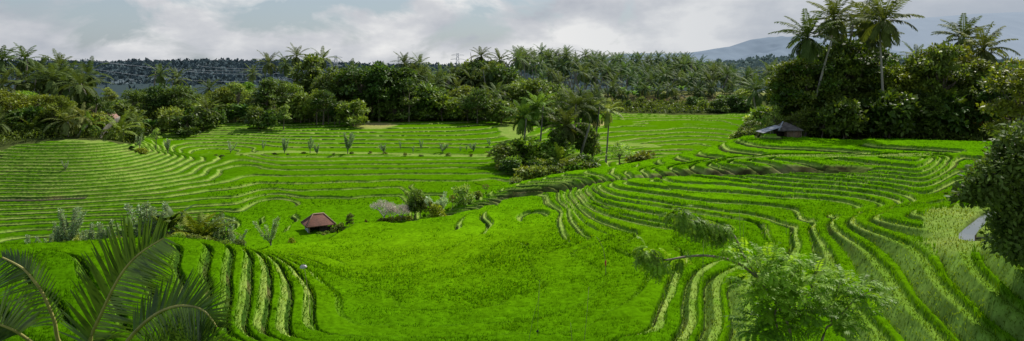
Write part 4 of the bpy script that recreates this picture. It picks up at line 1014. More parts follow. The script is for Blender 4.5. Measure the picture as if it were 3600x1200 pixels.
# ------------------------------------------------------------------ huts
def mat_tiles(name, c1, c2, sx, sz, rough=0.85):
    m, nt, nd, lk = new_mat(name)
    tc = nd.new('ShaderNodeTexCoord'); mp = nd.new('ShaderNodeMapping'); mp.inputs['Scale'].default_value = (sx, sx, sz); lk.new(tc.outputs['Object'], mp.inputs[0])
    v = nd.new('ShaderNodeTexVoronoi'); v.inputs['Scale'].default_value = 1.0; lk.new(mp.outputs[0], v.inputs['Vector'])
    nz = nd.new('ShaderNodeTexNoise'); nz.inputs['Scale'].default_value = 1.6; nz.inputs['Detail'].default_value = 5; lk.new(tc.outputs['Object'], nz.inputs['Vector'])
    mx = nd.new('ShaderNodeMath'); mx.operation = 'MULTIPLY_ADD'; lk.new(v.outputs['Color'], mx.inputs[0]); mx.inputs[1].default_value = 0.5; lk.new(nz.outputs['Fac'], mx.inputs[2])
    r = ramp(nd, [(0.45, c1), (1.0, c2)]); lk.new(mx.outputs[0], r.inputs[0])
    p = nd.new('ShaderNodeBsdfPrincipled'); p.inputs['Roughness'].default_value = rough; p.inputs['Specular IOR Level'].default_value = 0.2
    lk.new(r.outputs[0], p.inputs['Base Color'])
    b = nd.new('ShaderNodeBump'); b.inputs['Strength'].default_value = 0.5; lk.new(v.outputs['Distance'], b.inputs['Height']); lk.new(b.outputs[0], p.inputs['Normal'])
    out_of(nt, p.outputs[0]); return m
M_TILE = mat_tiles('roof_tiles', (0.085, 0.045, 0.035), (0.15, 0.070, 0.050), 5.0, 9.0)
M_TILECAP = mat_solid('ridge_tiles', (0.30, 0.18, 0.14), scale=6)
M_THATCH = mat_tiles('weathered_thatch', (0.05, 0.043, 0.04), (0.16, 0.135, 0.12), 3.0, 14.0)
M_TIN = mat_solid('grey_tin', (0.26, 0.27, 0.30), var=0.3, scale=1.2, rough=0.45, spec=0.5)
M_BAMBOO = mat_tiles('woven_bamboo', (0.10, 0.065, 0.04), (0.24, 0.16, 0.10), 6.0, 6.0)
M_DARKWOOD = mat_solid('dark_wood', (0.045, 0.035, 0.03), var=0.4, scale=3)
M_POST = mat_solid('post_wood', (0.22, 0.17, 0.12), var=0.3, scale=4)
M_PLASTER = mat_solid('stained_plaster', (0.42, 0.44, 0.46), var=0.35, scale=2.5)
def solve_d(u, v, lo, hi):
    for d in np.linspace(lo, hi, 400):
        if V0-ground(u, d)*F/d <= v: return float(d)
    return hi
def hip_roof(m, a, b, rl, z0, z1, th=0.09, drop=0.0):
    """plan a (x) by b (y) with a ridge of length rl along x"""
    A = a/2; B = b/2; R = rl/2
    for dz in (0, -th):
        V = [(-A,-B,z0+dz),(A,-B,z0+dz),(A,B,z0+dz),(-A,B,z0+dz),(-R,0,z1+dz),(R,0,z1+dz)]
        Q = [(0,1,5,4),(2,3,4,5)]; T = [(1,2,5),(3,0,4)]
        if dz: Q = [q[::-1] for q in Q]; T = [t_[::-1] for t_ in T]
        m.add(V, Q, T)
    for p, q in (((-A,-B),(A,-B)),((A,-B),(A,B)),((A,B),(-A,B)),((-A,B),(-A,-B))):
        m.add([(p[0],p[1],z0-th),(q[0],q[1],z0-th),(q[0],q[1],z0),(p[0],p[1],z0)], [(0,1,2,3)])
# tiled hut in the valley
hd = solve_d(1112, 832, 66, 84)
hut = link('field_hut', None, loc=((1119-U0)/F*(hd+1.2), hd+1.2, ground(1112, hd+0.3)-0.1), rz=math.radians(29), label='small open hut with a red brown tiled hip roof in the valley', cat='hut')
S_ = (hd+1.2)/75
m = MB(); hip_roof(m, 3.25, 2.75, 1.15, 1.30, 2.35); me = m.mesh('roof'); me.materials.append(M_TILE); rf = child('roof', me, hut, scale=(S_,)*3)
m = MB()
for e in ((-1.625,-1.375),(1.625,-1.375),(1.625,1.375),(-1.625,1.375)):
    m.tube([Vector((math.copysign(0.575, e[0]), 0, 2.37)), Vector((e[0], e[1], 1.32))], [0.07, 0.07], 6)
m.tube([(-0.6, 0, 2.37), (0.6, 0, 2.37)], [0.085, 0.085], 6); me = m.mesh('ridge_tiles'); me.materials.append(M_TILECAP); child('ridge_tiles', me, rf)
for px, py in ((-1.2,-0.95),(1.2,-0.95),(1.2,0.95),(-1.2,0.95)):
    m = MB(); m.box((px-0.07,py-0.07,-0.3),(px+0.07,py+0.07,1.36)); me = m.mesh('post'); me.materials.append(M_POST); child('post', me, hut, scale=(S_,)*3)
m = MB(); m.box((-1.26,-0.88,-0.1),(-1.16,0.88,1.22)); me = m.mesh('side_wall'); me.materials.append(M_PLASTER); child('side_wall', me, hut, scale=(S_,)*3)
m = MB(); m.box((-1.12,0.86,-0.1),(1.12,0.94,1.22)); me = m.mesh('back_wall'); me.materials.append(M_DARKWOOD); child('back_wall', me, hut, scale=(S_,)*3)
m = MB(); m.box((-0.1,-0.96,0.0),(1.12,-0.88,1.05)); me = m.mesh('front_wall'); me.materials.append(M_DARKWOOD); child('front_wall', me, hut, scale=(S_,)*3)
m = MB(); m.box((-1.3,-1.05,-0.5),(1.3,1.05,-0.02)); me = m.mesh('base'); me.materials.append(M_PLASTER); child('base', me, hut, scale=(S_,)*3)
# grey hut at the wood edge
d2 = 94.0; zb2 = ground(2760, d2); px = d2/F
h2 = link('thatched_hut', None, loc=((2760-U0)/F*d2, d2, zb2), rz=0, label='weathered hut with a grey thatched roof and tin lean-to at the wood edge', cat='hut')
m = MB()
ap = Vector((-0.30, 0, 2.42)); EV = [Vector((-1.5,-1.55,1.35)), Vector((2.05,-1.35,1.40)), Vector((2.05,1.5,1.40)), Vector((-1.5,1.5,1.35))]; ap2 = Vector((0.25, 0.1, 2.36))
m.add([EV[0], EV[1], EV[2], EV[3], ap, ap2], [(0,1,5,4),(2,3,4,5)], [(1,2,5),(3,0,4)])
m.add([e-Vector((0,0,0.13)) for e in EV]+[ap-Vector((0,0,0.13)), ap2-Vector((0,0,0.13))], [(4,5,1,0),(5,4,3,2)], [(5,2,1),(4,0,3)])
for k in range(4):
    a, b = EV[k], EV[(k+1) % 4]; m.add([a-Vector((0,0,.13)), b-Vector((0,0,.13)), b, a], [(0,1,2,3)])
me = m.mesh('roof'); me.materials.append(M_THATCH); rf = child('roof', me, h2)
m = MB(); m.tube([ap+Vector((0,0,0.03)), Vector((-1.05,-0.95,1.78)), EV[0]+Vector((0,0,0.03))], [0.10, 0.12, 0.13], 5); me = m.mesh('ridge_sheet'); me.materials.append(M_TIN); child('ridge_sheet', me, rf)
m = MB()
for k in range(14):      # corrugated lean-to
    y0 = -1.5+k*0.214; zc = 0.025*(k % 2)
    a = Vector((-3.65, y0, 0.98+zc)); b = Vector((-0.9, y0*0.9, 1.86+zc)); y1 = y0+0.214; zd = 0.025*((k+1) % 2)
    m.add([a, (-3.65, y1, 0.98+zd), (-0.9, y1*0.9, 1.86+zd), b], [(0,1,2,3)])
me = m.mesh('lean_to_roof'); me.materials.append(M_TIN); child('lean_to_roof', me, h2)
for x_, y_, hh in ((-3.3,-1.35,1.02),(-2.6,-1.35,1.25),(-3.3,1.3,1.02)):
    m = MB(); m.tube([(x_,y_,-0.4),(x_,y_,hh)], [0.06,0.05], 6); me = m.mesh('post'); me.materials.append(M_POST); child('post', me, h2)
m = MB(); m.box((-0.1,-1.15,-0.3),(1.75,1.25,1.45)); me = m.mesh('wall'); me.materials.append(M_BAMBOO); wl = child('wall', me, h2)
m = MB()
for x_ in (-0.1, 0.75, 1.75): m.box((x_-0.05,-1.21,-0.3),(x_+0.05,-1.155,1.4))
me = m.mesh('wall_battens'); me.materials.append(M_POST); child('wall_battens', me, wl)
m = MB(); m.box((-1.3,0.2,-0.2),(-0.12,1.2,1.4)); me = m.mesh('dark_stall'); me.materials.append(M_DARKWOOD); child('dark_stall', me, h2)
m = MB(); m.box((-1.9,-1.0,0.25),(-0.4,-0.5,0.32)); m.box((-1.8,-0.9,-0.2),(-1.7,-0.6,0.24)); m.box((-0.6,-0.9,-0.2),(-0.5,-0.6,0.24))
me = m.mesh('bench'); me.materials.append(M_POST); link('bench', me, loc=((2760-U0)/F*d2, d2, zb2), label='low wooden bench under the tin lean-to', cat='bench')
def small_hut(name, u, d, w_, h_, roofmat, wallmat, label, rz=0.2, zoff=0.0):
    o = link(name, None, loc=((u-U0)/F*d, d, ground(u, d)+zoff), rz=rz, label=label, cat='hut' if 'hut' in name or 'shed' in name else 'house')
    m = MB(); hip_roof(m, w_*1.25, w_*0.95, w_*0.55, h_*0.58, h_, 0.12); me = m.mesh('roof'); me.materials.append(roofmat); child('roof', me, o)
    m = MB(); m.box((-w_*0.5,-w_*0.33,-0.5),(w_*0.5,w_*0.36,h_*0.57)); me = m.mesh('wall'); me.materials.append(wallmat); child('wall', me, o)
    m = MB(); m.box((-w_*0.12,-w_*0.36,-0.1),(w_*0.12,-w_*0.335,h_*0.45)); me = m.mesh('door'); me.materials.append(M_DARKWOOD); child('door', me, o)
small_hut('shed', 1934, 107.5, 2.2, 1.5, M_TIN, M_DARKWOOD, 'tiny shed with a grey tin roof below the middle clump', 0.3)
small_hut('house', 386, 150, 3.6, 4.6, M_TILECAP, M_PLASTER, 'house with a pinkish tiled roof hidden in the left trees', 0.5)
small_hut('field_hut', 884, 167.0, 2.0, 2.6, M_TILE, M_PLASTER, 'little hut at the far paddy edge left of the big bushes', 0.1)
small_hut('shed', 1948, 212, 2.6, 3.2, M_THATCH, M_DARKWOOD, 'small brown roofed shed at the wood edge behind the middle clump', -0.2)
M_BLUE = mat_solid('blue_tarpaulin', (0.10, 0.16, 0.34), var=0.5, scale=2, rough=0.4, spec=0.5)
m = MB(); g = [[Vector((i*0.45-1.6, j*0.45-1.1, 1.5-0.16*(i-3.5)**2*0.35-0.1*(j-2)**2+0.12*math.sin(i*2.1+j*1.7))) for i in range(8)] for j in range(6)]
m.add([p for r0 in g for p in r0], [(j*8+i, j*8+i+1, (j+1)*8+i+1, (j+1)*8+i) for j in range(5) for i in range(7)])
link('tarpaulin', m.mesh('tarpaulin'), M_BLUE, loc=((2583-U0)/F*232, 232, -(352-V0)/F*232-0.6), label='blue tarpaulin draped among the bushes below the coconut grove', cat='tarpaulin')

# ------------------------------------------------------------------ bamboo poles and scarers in the rice
M_STICK = mat_solid('bamboo_stick', (0.24, 0.21, 0.10), var=0.3, scale=5)
def pole(pts, d, label, r0=0.02, extra=None):
    """pts: photo points from the foot up"""
    P_ = [world(u, v, d) for u, v in pts]; b = P_[0].copy()
    m = MB(); m.tube([p-b-(Vector((0, 0, 0.25)) if i == 0 else Vector()) for i, p in enumerate(P_)], [r0*(1-0.5*i/(len(P_)-1)) for i in range(len(P_))], 6)
    o = link('bamboo_pole', None, loc=b, label=label, cat='pole', group='bamboo poles in the rice')
    me = m.mesh('cane'); me.materials.append(M_STICK); child('cane', me, o)
    if extra: extra(o, P_, b)
def bag(mat, size, at, name='plastic_bag', seed=1, sq=(1, 1, 1)):
    def f(o, P_, b):
        r = np.random.default_rng(seed); m = MB(); p = np.array(P_[at]-b)
        a = np.linspace(0, 2*math.pi, 9)[:-1]; V = []
        for k in range(6):
            t_ = k/5; rr = size*(0.15+0.85*math.sin(math.pi*(0.12+0.76*t_)))
            for q in a: V.append(p+np.array([math.cos(q)*rr*sq[0], math.sin(q)*rr*sq[1], (t_-0.5)*size*2.0*sq[2]])+r.normal(0, size*0.16, 3))
        Q = [(k*8+j, k*8+(j+1) % 8, (k+1)*8+(j+1) % 8, (k+1)*8+j) for k in range(5) for j in range(8)]
        m.add(V, Q); me = m.mesh(name, smooth=True); me.materials.append(mat); child(name, me, o)
    return f
M_BAG = mat_solid('faded_plastic', (0.5, 0.46, 0.5), rough=0.35, spec=0.5, scale=8)
M_RED = mat_solid('red_cloth', (0.55, 0.10, 0.07), scale=8)
M_BLACK = mat_solid('black_bottle', (0.02, 0.02, 0.02), rough=0.3)
pole([(1091,1102),(1086,1060),(1080,1005),(1072,955),(1066,938)], solve_d(1091,1108,30,50)-0.2, 'leaning pole topped by a faded plastic bag in the bowl', 0.024, bag(M_BAG, 0.19, 4, sq=(1.2, 0.8, 0.6)))
pole([(2130,975),(2129,925),(2122,880),(2110,850),(2097,833)], solve_d(2130,980,36,60)-0.3, 'bent bamboo wand with a red cloth tied halfway', 0.026, bag(M_RED, 0.12, 1, 'cloth', 2, (0.6, 0.6, 1.7)))
pole([(1858,1185),(1876,1110),(1893,1055),(1897,985)], 35.0, 'thin dark slanting cane beside a hanging string', 0.012)
pole([(1890,1165),(1892,1100),(1896,1020)], 35.5, 'hair thin cane with a small dark ball near its foot', 0.009, bag(M_BLACK, 0.06, 0, 'ball', 3))
pole([(2050,1215),(2062,1120),(2070,1010)], 31.5, 'long straight cane with a black bottle at its foot', 0.014, bag(M_BLACK, 0.09, 0, 'bottle', 4, (0.6, 0.6, 1.6)))
pole([(2014,1215),(2008,1165),(2006,1135)], 31.0, 'short cane left of the one with the black bottle', 0.015)
pole([(2471,975),(2472,915),(2473,848)], 42.5, 'straight dark cane beside the drooping branch', 0.018)
pole([(2603,835),(2601,790),(2599,735)], 50.0, 'left cane of a pair right of the upper drooping branch', 0.016)
pole([(2613,832),(2614,800),(2616,783)], 50.4, 'shorter right cane of a pair near the upper drooping branch', 0.014)
pole([(2764,812),(2764,780),(2762,768)], 49.5, 'small lone cane between the first terraces', 0.013)
pole([(2745,690),(2750,640),(2754,575)], 62.0, 'slender leaning cane on the middle terraces', 0.014)

# ------------------------------------------------------------------ birds over the right wood
M_BIRD = mat_solid('bird', (0.03, 0.03, 0.035))
for i, (u, v, a) in enumerate([(3370,93,0.3),(3432,96,-0.2),(3493,121,0.1)]):
    m = MB(); s_ = 0.42
    m.add([(0,-0.5*s_,0),(0.10*s_,0,0.05*s_),(0,0.6*s_,0),(-0.10*s_,0,0.05*s_),(1.0*s_,0.1*s_,0.42*s_),(-1.0*s_,0.1*s_,0.42*s_),(0.45*s_,-0.25*s_,0.22*s_),(-0.45*s_,-0.25*s_,0.22*s_),(0,0,-0.09*s_)],
          None, [(1,6,2),(6,4,2),(3,2,7),(7,2,5),(0,1,3),(1,2,3),(0,8,1),(8,2,1),(0,3,8),(8,3,2),(0,6,1),(0,3,7)])
    link('bird', m.mesh('bird'), M_BIRD, loc=world(u, v, 92), rz=a+1.2, label=['small dark bird gliding left of two others over the palms','small dark bird in the middle of three over the palms','small dark bird farthest right over the drooping palm'][i], cat='bird', group='birds over the right wood')

# ------------------------------------------------------------------ near coconut palm, lower left
M_NFROND = mat_leaf('near_frond', (0.062, 0.118, 0.018), trans=0.38, rough=0.32, spec=0.6, scale=1.2, var=0.3)
M_RACHIS = mat_solid('frond_stalk', (0.30, 0.28, 0.08), var=0.3, scale=4, rough=0.5)
def spline(P_, n):
    P_ = [Vector(p) for p in P_]; out = []
    for k in range(n):
        t_ = k/(n-1)*(len(P_)-1); i = min(int(t_), len(P_)-2); f = t_-i
        p0 = P_[max(i-1, 0)]; p1 = P_[i]; p2 = P_[i+1]; p3 = P_[min(i+2, len(P_)-1)]
        out.append(0.5*((2*p1)+(p2-p0)*f+(2*p0-5*p1+4*p2-p3)*f*f+(3*p1-p0-3*p2+p3)*f**3))
    return out
def near_frond(parent, pts, nl, lens, fwd, sidew, depth, grav, width, s0, seed, base, curl=0.25):
    r = np.random.default_rng(seed); C_ = spline(pts, 41)
    m = MB(); L_tot = sum((b-a).length for a, b in zip(C_[:-1], C_[1:]))
    V = []; Q = []
    for side in (0, 1):
        sg = 1 if side == 0 else -1            # 0: left of the stalk looking along it, 1: right
        for k in range(nl):
            s_ = s0+(1-s0)*(k+0.5*r.random())/nl; x_ = s_*40; i = min(int(x_), 39); p = C_[i].lerp(C_[i+1], x_-i); T_ = (C_[i+1]-C_[i]).normalized()
            S = Vector((-T_.z, 0, T_.x)).normalized()*sg
            pr = math.sin(math.pi*min(0.985, 0.16+0.80*(s_-s0)/(1-s0)))**0.6
            L_ = lens[side]*pr*r.uniform(0.85, 1.08)
            fw = fwd[side]+0.5*max(0, (s_-0.7))*2
            d_ = (T_*fw+S*sidew[side]+Vector((0, depth[side]+r.normal(0, 0.10), 0))+Vector((0, 0, r.normal(0, 0.05)))).normalized()
            w_ = width*r.uniform(0.8, 1.15)
            nv = d_.cross(Vector((0, -1, 0.5))).normalized()
            q = p.copy(); n0 = len(V); sg_ = 5
            for j in range(sg_+1):
                t_ = j/sg_; ww = w_*(0.55+0.45*min(1, t_*5))*(1-t_**2.2)+0.004
                V += [q-nv*ww/2, q+nv*ww/2+Vector((0, 0.012, 0))]
                d2_ = (d_+Vector((0, 0, -grav[side]*(0.35+t_*1.3)*r.uniform(0.8, 1.2)))).normalized(); q = q+d2_*L_/sg_
            Q += [(n0+2*j, n0+2*j+1, n0+2*j+3, n0+2*j+2) for j in range(sg_)]
    m.add([v-base for v in V], Q)
    me = m.mesh('frond'); me.materials.append(M_NFROND); o = child('frond', me, parent)
    m = MB(); m.tube([p-base for p in C_], [0.045*(1-0.8*k/40)+0.006 for k in range(41)], 6); me = m.mesh('stalk', smooth=True); me.materials.append(M_RACHIS); child('stalk', me, o)
    return o
W_ = lambda L: [world(u, v, d) for u, v, d in L]
pb = Vector(((395-U0)/F*15.6, 15.6, ground(395, 15.6))); hub = world(392, 1300, 15.6)
npalm = link('coconut_palm', None, loc=pb, label='young coconut palm with big fronds close to the camera, lower left', cat='palm tree')
m = MB(); m.tube([(0, 0, -0.4), (0.05, 0, (hub.z-pb.z)*0.5), hub-pb], [0.24, 0.19, 0.17], 10); me = m.mesh('trunk', smooth=True); me.materials.append(M_PALMBARK); child('trunk', me, npalm)
h_ = (392, 1300, 15.6)
f1 = near_frond(npalm, W_([h_,(318,1215,15.5),(362,1090,15.3),(424,968,15.1),(490,893,15.0),(575,838,14.9)]), 76, (1.2, 1.25), (0.75, 0.42), (0.80, 0.95), (-0.10, 0.10), (0.10, 0.10), 0.046, 0.16, 1, pb)
f2 = near_frond(npalm, W_([h_,(448,1200,15.2),(525,1122,14.9),(594,1084,14.7),(663,1076,14.5),(720,1096,14.4),(762,1150,14.4)]), 64, (0.85, 1.0), (0.55, 0.35), (0.75, 0.9), (0.45, -0.2), (0.05, 0.55), 0.040, 0.22, 2, pb)
f3 = near_frond(npalm, W_([h_,(225,1225,15.3),(189,1124,15.0),(150,1033,14.8),(105,970,14.6),(70,937,14.5),(8,905,14.4)]), 32, (0.85, 0.5), (0.25, 0.75), (0.95, 0.55), (-0.1, 0.45), (0.35, 0.02), 0.040, 0.30, 3, pb)
f4 = near_frond(npalm, W_([h_,(200,1260,15.1),(98,1194,14.6),(42,1159,14.3),(-40,1135,14.0),(-160,1150,13.8)]), 40, (0.9, 1.0), (0.3, 0.5), (0.8, 0.8), (-0.2, 0.4), (0.45, 0.2), 0.046, 0.5, 4, pb)
f5 = near_frond(npalm, W_([h_,(480,1250,15.0),(600,1215,14.6),(700,1210,14.3),(790,1240,14.2)]), 40, (0.75, 0.9), (0.5, 0.5), (0.8, 0.9), (0.2, -0.3), (0.1, 0.5), 0.046, 0.3, 5, pb)

# ------------------------------------------------------------------ near feathery sapling, lower right
M_SAP = mat_leaf('sapling_leaf', (0.19, 0.325, 0.026), trans=0.5, rough=0.5, spec=0.25, scale=2.2, var=0.4)
M_SAPD = M_SAP
M_SBARK = mat_solid('sapling_bark', (0.24, 0.20, 0.15), var=0.4, scale=6)
def compound_leaves(m, bases, dirs, L_, npair, lf, r, droop=0.7):
    P_, D_, N_, S_ = [], [], [], []
    for p, d0 in zip(bases, dirs):
        p = Vector(p); d_ = Vector(d0).normalized(); Lx = L_*r.uniform(0.7, 1.25); V = []; st = []
        for k in range(npair+1):
            st.append((p.copy(), d_.copy())); p = p+d_*(Lx/npair); d_ = (d_+Vector((0, 0, -droop/npair))).normalized()
        for k, (q, t_) in enumerate(st):
            sd_ = t_.cross(Vector((0, 0, 1))); sd_ = sd_.normalized() if sd_.length > 1e-3 else Vector((1, 0, 0)); up = sd_.cross(t_)
            if k == 0: continue
            for sg in (-1, 1):
                P_.append(q); D_.append(t_*0.45+sd_*sg*0.85+up*r.normal(-0.12, 0.15)); N_.append(up); S_.append(1.9*lf*r.uniform(0.8, 1.15)*(1-0.35*abs(k/npair-0.5)))
    m.leaves(np.array(P_), np.array([list(v) for v in D_]), np.array([list(v) for v in N_]), np.array(S_), np.array(S_)*0.36, fold=0.12)
sd0 = 17.5
sb = Vector(((2768-U0)/F*sd0, sd0, ground(2768, sd0)))
sap = link('sapling', None, loc=sb, label='feathery light green sapling with two long bent branches, lower right', cat='tree')
BR = [
 ('trunk', [None,(2782,1215),(2748,1100),(2705,1030),(2660,975)], [0.055,0.045,0.036,0.028,0.02]),
 ('branch', [None,(2756,1215),(2735,1160),(2725,1100),(2760,1020),(2800,950)], [0.045,0.036,0.03,0.024,0.018,0.01]),
 ('branch', [(2690,1010),(2640,958),(2585,922),(2530,906),(2470,899),(2400,905),(2340,914),(2295,900)], [0.040,0.038,0.035,0.033,0.030,0.028,0.022,0.012]),
 ('branch', [(2668,985),(2630,920),(2608,890),(2588,842),(2565,813),(2545,801),(2490,790),(2430,775),(2380,762)], [0.038,0.036,0.034,0.032,0.030,0.026,0.02,0.014,0.008]),
 ('branch', [None,(2890,1195),(2922,1142),(2965,1098),(3010,1050),(3070,1020)], [0.04,0.032,0.026,0.02,0.014,0.007]),
 ('branch', [(2922,1142),(2935,1060),(2955,990)], [0.02,0.015,0.006]),
]
for nm, L_, R_ in BR:
    pts = [(sb+Vector((0.1*len(nm)-0.5, 0.1, -0.35)) if p is None else world(p[0], p[1], sd0-0.3*(2768-p[0])/400)) for p in L_]
    C_ = spline(pts, 4*len(pts)); rr = np.interp(np.linspace(0, 1, len(C_)), np.linspace(0, 1, len(R_)), R_)
    m = MB(); m.tube([p-sb for p in C_], list(rr), 6); me = m.mesh(nm, smooth=True); me.materials.append(M_SBARK); child(nm, me, sap)
r = np.random.default_rng(12)
def sap_cluster(m, u, v, ru, rv, n, L_, lf, dd=0.0, hang=0.0, dep=0.5):
    c = world(u, v, sd0-0.3*(2768-u)/400+dd); k = sd0/F
    n = int(n*(1.1 if hang else 0.66)); ru *= 1.0 if hang else 0.86; rv *= 1.0 if hang else 0.86; q = unit(r, n); rad = r.random(n)**0.5
    P_ = np.array(c-sb)+q*rad[:, None]*np.array([ru*k*0.75, dep, rv*k*0.75])
    D_ = q*np.array([1, 1, 0.6])+unit(r, n)*0.5+np.array([0, 0, 0.25-hang])
    compound_leaves(m, P_, D_, L_*1.1, 9, lf, r, droop=0.7+hang)
FO = [  # tints paint the light in: lit tops lighter, lower foliage darker
 ('foliage', (1.25, 1.25, 1.1), [(2700,930,90,55,62,0.40,0.085),(2660,985,70,60,56,0.40,0.085),(2760,985,90,75,78,0.40,0.085),(2700,1050,90,70,78,0.42,0.085),(2790,1060,85,70,66,0.42,0.085),(2820,1000,80,60,56,0.40,0.085),(2860,960,60,35,32,0.36,0.08)]),
 ('foliage', (1.4, 1.4, 1.1), [(2560,868,75,28,34,0.30,0.065),(2620,890,60,30,28,0.30,0.065),(2780,905,50,22,22,0.30,0.07),(2700,905,60,22,24,0.30,0.07)]),
 ('foliage', (0.75, 0.85, 0.75), [(2710,1130,90,60,60,0.44,0.09),(2660,1150,60,40,30,0.44,0.09),(2780,1140,70,50,40,0.42,0.085),(2840,1090,70,50,40,0.40,0.085)]),
 ('foliage', (0.95, 1.0, 0.9), [(2960,1000,60,60,50,0.36,0.075),(3010,1010,70,45,46,0.36,0.075),(3070,1035,60,40,34,0.34,0.075),(2930,1075,70,55,46,0.36,0.08),(3000,1075,80,45,42,0.36,0.075),(2890,1130,80,45,40,0.38,0.08),(2960,1130,70,35,30,0.36,0.08),(3110,1050,28,30,12,0.30,0.07)]),
 ('foliage', (1.15, 1.15, 1.0), [(2290,895,48,42,46,0.34,0.075),(2325,925,30,24,18,0.30,0.07),(2265,880,26,22,14,0.30,0.07)]),
 ('foliage', (0.8, 0.85, 0.8), [(2385,752,48,26,36,0.32,0.07),(2440,775,55,22,40,0.34,0.07),(2500,790,50,26,44,0.34,0.07),(2535,805,22,24,14,0.30,0.07)]),
 ('foliage', (0.9, 0.95, 0.9), [(2390,915,50,18,10,0.24,0.06),(2375,905,40,16,8,0.24,0.06)]),
]
for k, (nm, tint, CL_) in enumerate(FO):
    m = MB()
    for c in CL_: sap_cluster(m, *c, hang=0.75 if k in (4, 5, 6) else 0.0, dep=0.25 if k in (4, 5, 6) else 0.6)
    me = m.mesh(nm); me.materials.append(M_SAP); child(nm, me, sap, (*tint, 1))

# ------------------------------------------------------------------ big dark tree at the right edge
M_EDGE = mat_leaf('glossy_leaf', (0.095, 0.150, 0.024), trans=0.36, rough=0.5, spec=0.15, scale=1.0)
ed = 31.0; eb = Vector(((3660-U0)/F*(ed+1), ed+1, ground(3660, ed+1)))
et = link('broadleaf_tree', None, loc=eb, label='big dark glossy leaved tree beside the stream at the right edge', cat='tree')
tm_ = MB(); cm_ = MB(); r = np.random.default_rng(31)
top = world(3645, 550, ed+0.5)-eb
tm_.tube([(0, 0, -0.5), (0.1, 0, 1.6), top*0.55+Vector((0.2, 0, 0)), top], [0.24, 0.18, 0.12, 0.03], 8)
LB = [(3620,480,80,31),(3555,505,50,30.5),(3545,570,80,30.5),(3490,610,72,30),(3440,650,55,30),(3395,675,34,30),(3365,690,22,30),(3490,680,50,30),(3570,650,110,31),(3565,735,75,30.5),(3600,760,120,31.5),(3545,815,70,30.5),(3560,800,60,30.5),(3640,600,150,32),(3600,860,90,31.5),(3690,540,120,32.5),(3700,760,160,32),(3600,560,90,30),(3420,690,30,30)]
for u, v, rp, d in LB:
    c = world(u, v, d)-eb; rad = rp/F*d
    s0_ = Vector((0.1, 0, min(max(c.z-0.8, 1.0), top.z*0.7))); tm_.tube([s0_, s0_.lerp(c, 0.5)+Vector((0, 0, 0.12)), c], [0.06, 0.04, 0.012], 5)
    n = int(700*min(2.5, max(0.12, rad**2)))
    q = unit(r, n); p = np.array(c)+q*(rad*(0.25+0.75*r.random(n)**0.5)*(0.55+0.9*vnoise(q[:, 0]*3+u, q[:, 2]*3+v, 3)))[:, None]*np.array([1, 0.9, 0.95])
    s_ = 0.30*r.uniform(0.5, 1.3, n)
    cm_.leaves(p, q*0.6+unit(r, n)*0.8+np.array([0, 0, -0.3]), q*0.5+unit(r, n)*0.5+np.array([0, 0, 0.7]), s_, s_*0.5)
me = tm_.mesh('trunk'); me.materials.append(M_BARK); child('trunk', me, et)
me = cm_.mesh('crown'); me.materials.append(M_EDGE); child('crown', me, et, (1, 1, 1, 1))
m = MB(); a = world(3432, 838, 36.8); b = world(3500, 838, 35.5); m.tube([a, a.lerp(b, 0.5)+Vector((0, 0, 0.03)), b], [0.05, 0.045, 0.04], 6)
link('bamboo_pipe', m.mesh('bamboo_pipe'), M_DARKWOOD, label='dark pole laid across the stream at its lower end', cat='pole')
print('objects', round(time.time()-T0, 1))
# ------------------------------------------------------------------ camera, sun, sky
cam = bpy.data.cameras.new('camera'); co = bpy.data.objects.new('camera', cam); COL.objects.link(co)
cam.sensor_fit = 'HORIZONTAL'; cam.sensor_width = 36; cam.lens = 36*F/3600.0
cam.shift_y = -350.0/3600.0
cam.clip_start = 0.1; cam.clip_end = 30000
co.location = (0, 0, 0); co.rotation_euler = (math.radians(90), 0, 0)
SC.camera = co
SUN_AZ, SUN_EL = math.radians(42), math.radians(50)      # azimuth east of straight ahead
sd = Vector((math.sin(SUN_AZ)*math.cos(SUN_EL), math.cos(SUN_AZ)*math.cos(SUN_EL), math.sin(SUN_EL)))
sl = bpy.data.lights.new('sun', 'SUN'); sl.energy = 5.0; sl.angle = math.radians(0.6); sl.color = (1.0, 0.95, 0.84)
so = bpy.data.objects.new('sun', sl); COL.objects.link(so); so.rotation_euler = (-sd).to_track_quat('-Z', 'Y').to_euler()
w = bpy.data.worlds.new('World'); SC.world = w; w.use_nodes = True
nt = w.node_tree; nd = nt.nodes; lk = nt.links
for n in list(nd): nd.remove(n)
sky = nd.new('ShaderNodeTexSky'); sky.sky_type = 'NISHITA'; sky.sun_disc = False
sky.sun_elevation = SUN_EL; sky.sun_rotation = SUN_AZ; sky.air_density = 1.2; sky.dust_density = 1.5; sky.ozone_density = 2
tc = nd.new('ShaderNodeTexCoord')
def M(op, a, b=None, c=None):
    n = nd.new('ShaderNodeMath'); n.operation = op
    for i, x in enumerate((a, b, c)):
        if x is None: continue
        if isinstance(x, (int, float)): n.inputs[i].default_value = x
        else: lk.new(x, n.inputs[i])
    return n.outputs[0]
sep = nd.new('ShaderNodeSeparateXYZ'); lk.new(tc.outputs['Generated'], sep.inputs[0])
dx, dy, dz = sep.outputs
mp = nd.new('ShaderNodeMapping'); mp.inputs['Scale'].default_value = (1, 1, 1.7); mp.inputs['Location'].default_value = (1.55, 0.4, 0.22)
lk.new(tc.outputs['Generated'], mp.inputs['Vector'])
n1 = nd.new('ShaderNodeTexNoise'); n1.inputs['Scale'].default_value = 6.5; n1.inputs['Detail'].default_value = 8; n1.inputs['Roughness'].default_value = 0.57; n1.inputs['Distortion'].default_value = 0.4
lk.new(mp.outputs[0], n1.inputs['Vector'])
mp2 = nd.new('ShaderNodeMapping'); mp2.inputs['Scale'].default_value = (1, 1, 2.2); mp2.inputs['Location'].default_value = (4.1, 2.2, 0.7)
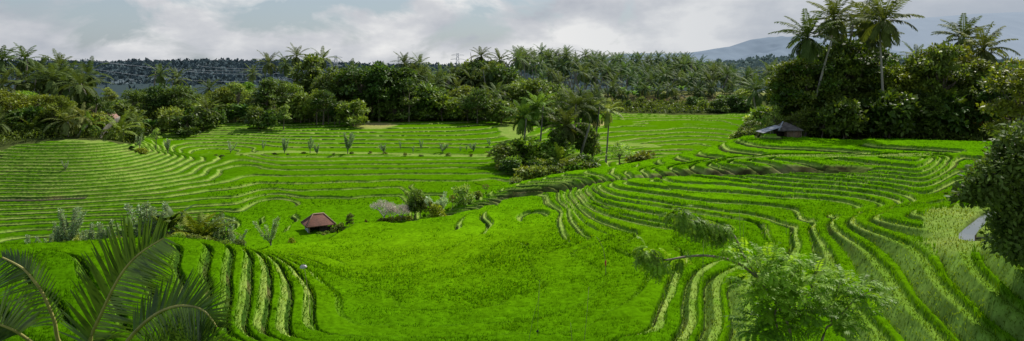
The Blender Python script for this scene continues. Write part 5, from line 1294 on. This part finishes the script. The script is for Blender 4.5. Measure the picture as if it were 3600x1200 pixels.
lk.new(tc.outputs['Generated'], mp2.inputs['Vector'])
n2 = nd.new('ShaderNodeTexNoise'); n2.inputs['Scale'].default_value = 5.2; n2.inputs['Detail'].default_value = 7; n2.inputs['Roughness'].default_value = 0.55
lk.new(mp2.outputs[0], n2.inputs['Vector'])
rightness = M('SMOOTH_MIN', M('MAXIMUM', M('MULTIPLY_ADD', dx, 1.5, -0.05), 0.0), 1.0, 0.1)   # dark cloud bank towards the mountain
cov = M('ADD', n1.outputs['Fac'], M('MULTIPLY', rightness, 0.45))
cov = M('ADD', cov, M('MULTIPLY', M('SUBTRACT', 0.08, dz), 0.9))
rc = ramp(nd, [(0.45, (0, 0, 0)), (0.55, (1, 1, 1))]); lk.new(cov, rc.inputs[0])
rb = ramp(nd, [(0.32, (4.1, 4.4, 4.95)), (0.46, (5.85, 6.0, 6.3)), (0.57, (8.0, 8.0, 7.95))]); lk.new(n2.outputs['Fac'], rb.inputs[0])
dk = nd.new('ShaderNodeMix'); dk.data_type = 'RGBA'
lk.new(M('MULTIPLY', rightness, 0.85), dk.inputs[0]); lk.new(rb.outputs[0], dk.inputs[6]); dk.inputs[7].default_value = (3.5, 4.05, 4.8, 1)
blue = nd.new('ShaderNodeMix'); blue.data_type = 'RGBA'; blue.inputs[0].default_value = 0.6
lk.new(sky.outputs[0], blue.inputs[6]); blue.inputs[7].default_value = (3.7, 4.55, 5.5, 1)
mix = nd.new('ShaderNodeMix'); mix.data_type = 'RGBA'
lk.new(rc.outputs[0], mix.inputs[0]); lk.new(blue.outputs[2], mix.inputs[6]); lk.new(dk.outputs[2], mix.inputs[7])
bg = nd.new('ShaderNodeBackground'); bg.inputs['Strength'].default_value = 0.105
lk.new(mix.outputs[2], bg.inputs['Color'])
wo = nd.new('ShaderNodeOutputWorld'); lk.new(bg.outputs[0], wo.inputs[0])
SC.view_settings.view_transform = 'Standard'; SC.view_settings.look = 'None'; SC.view_settings.exposure = 0; SC.view_settings.gamma = 1
SC.cycles.max_bounces = 6; SC.cycles.transparent_max_bounces = 4; SC.cycles.transmission_bounces = 4
print('script', round(time.time()-T0, 1))
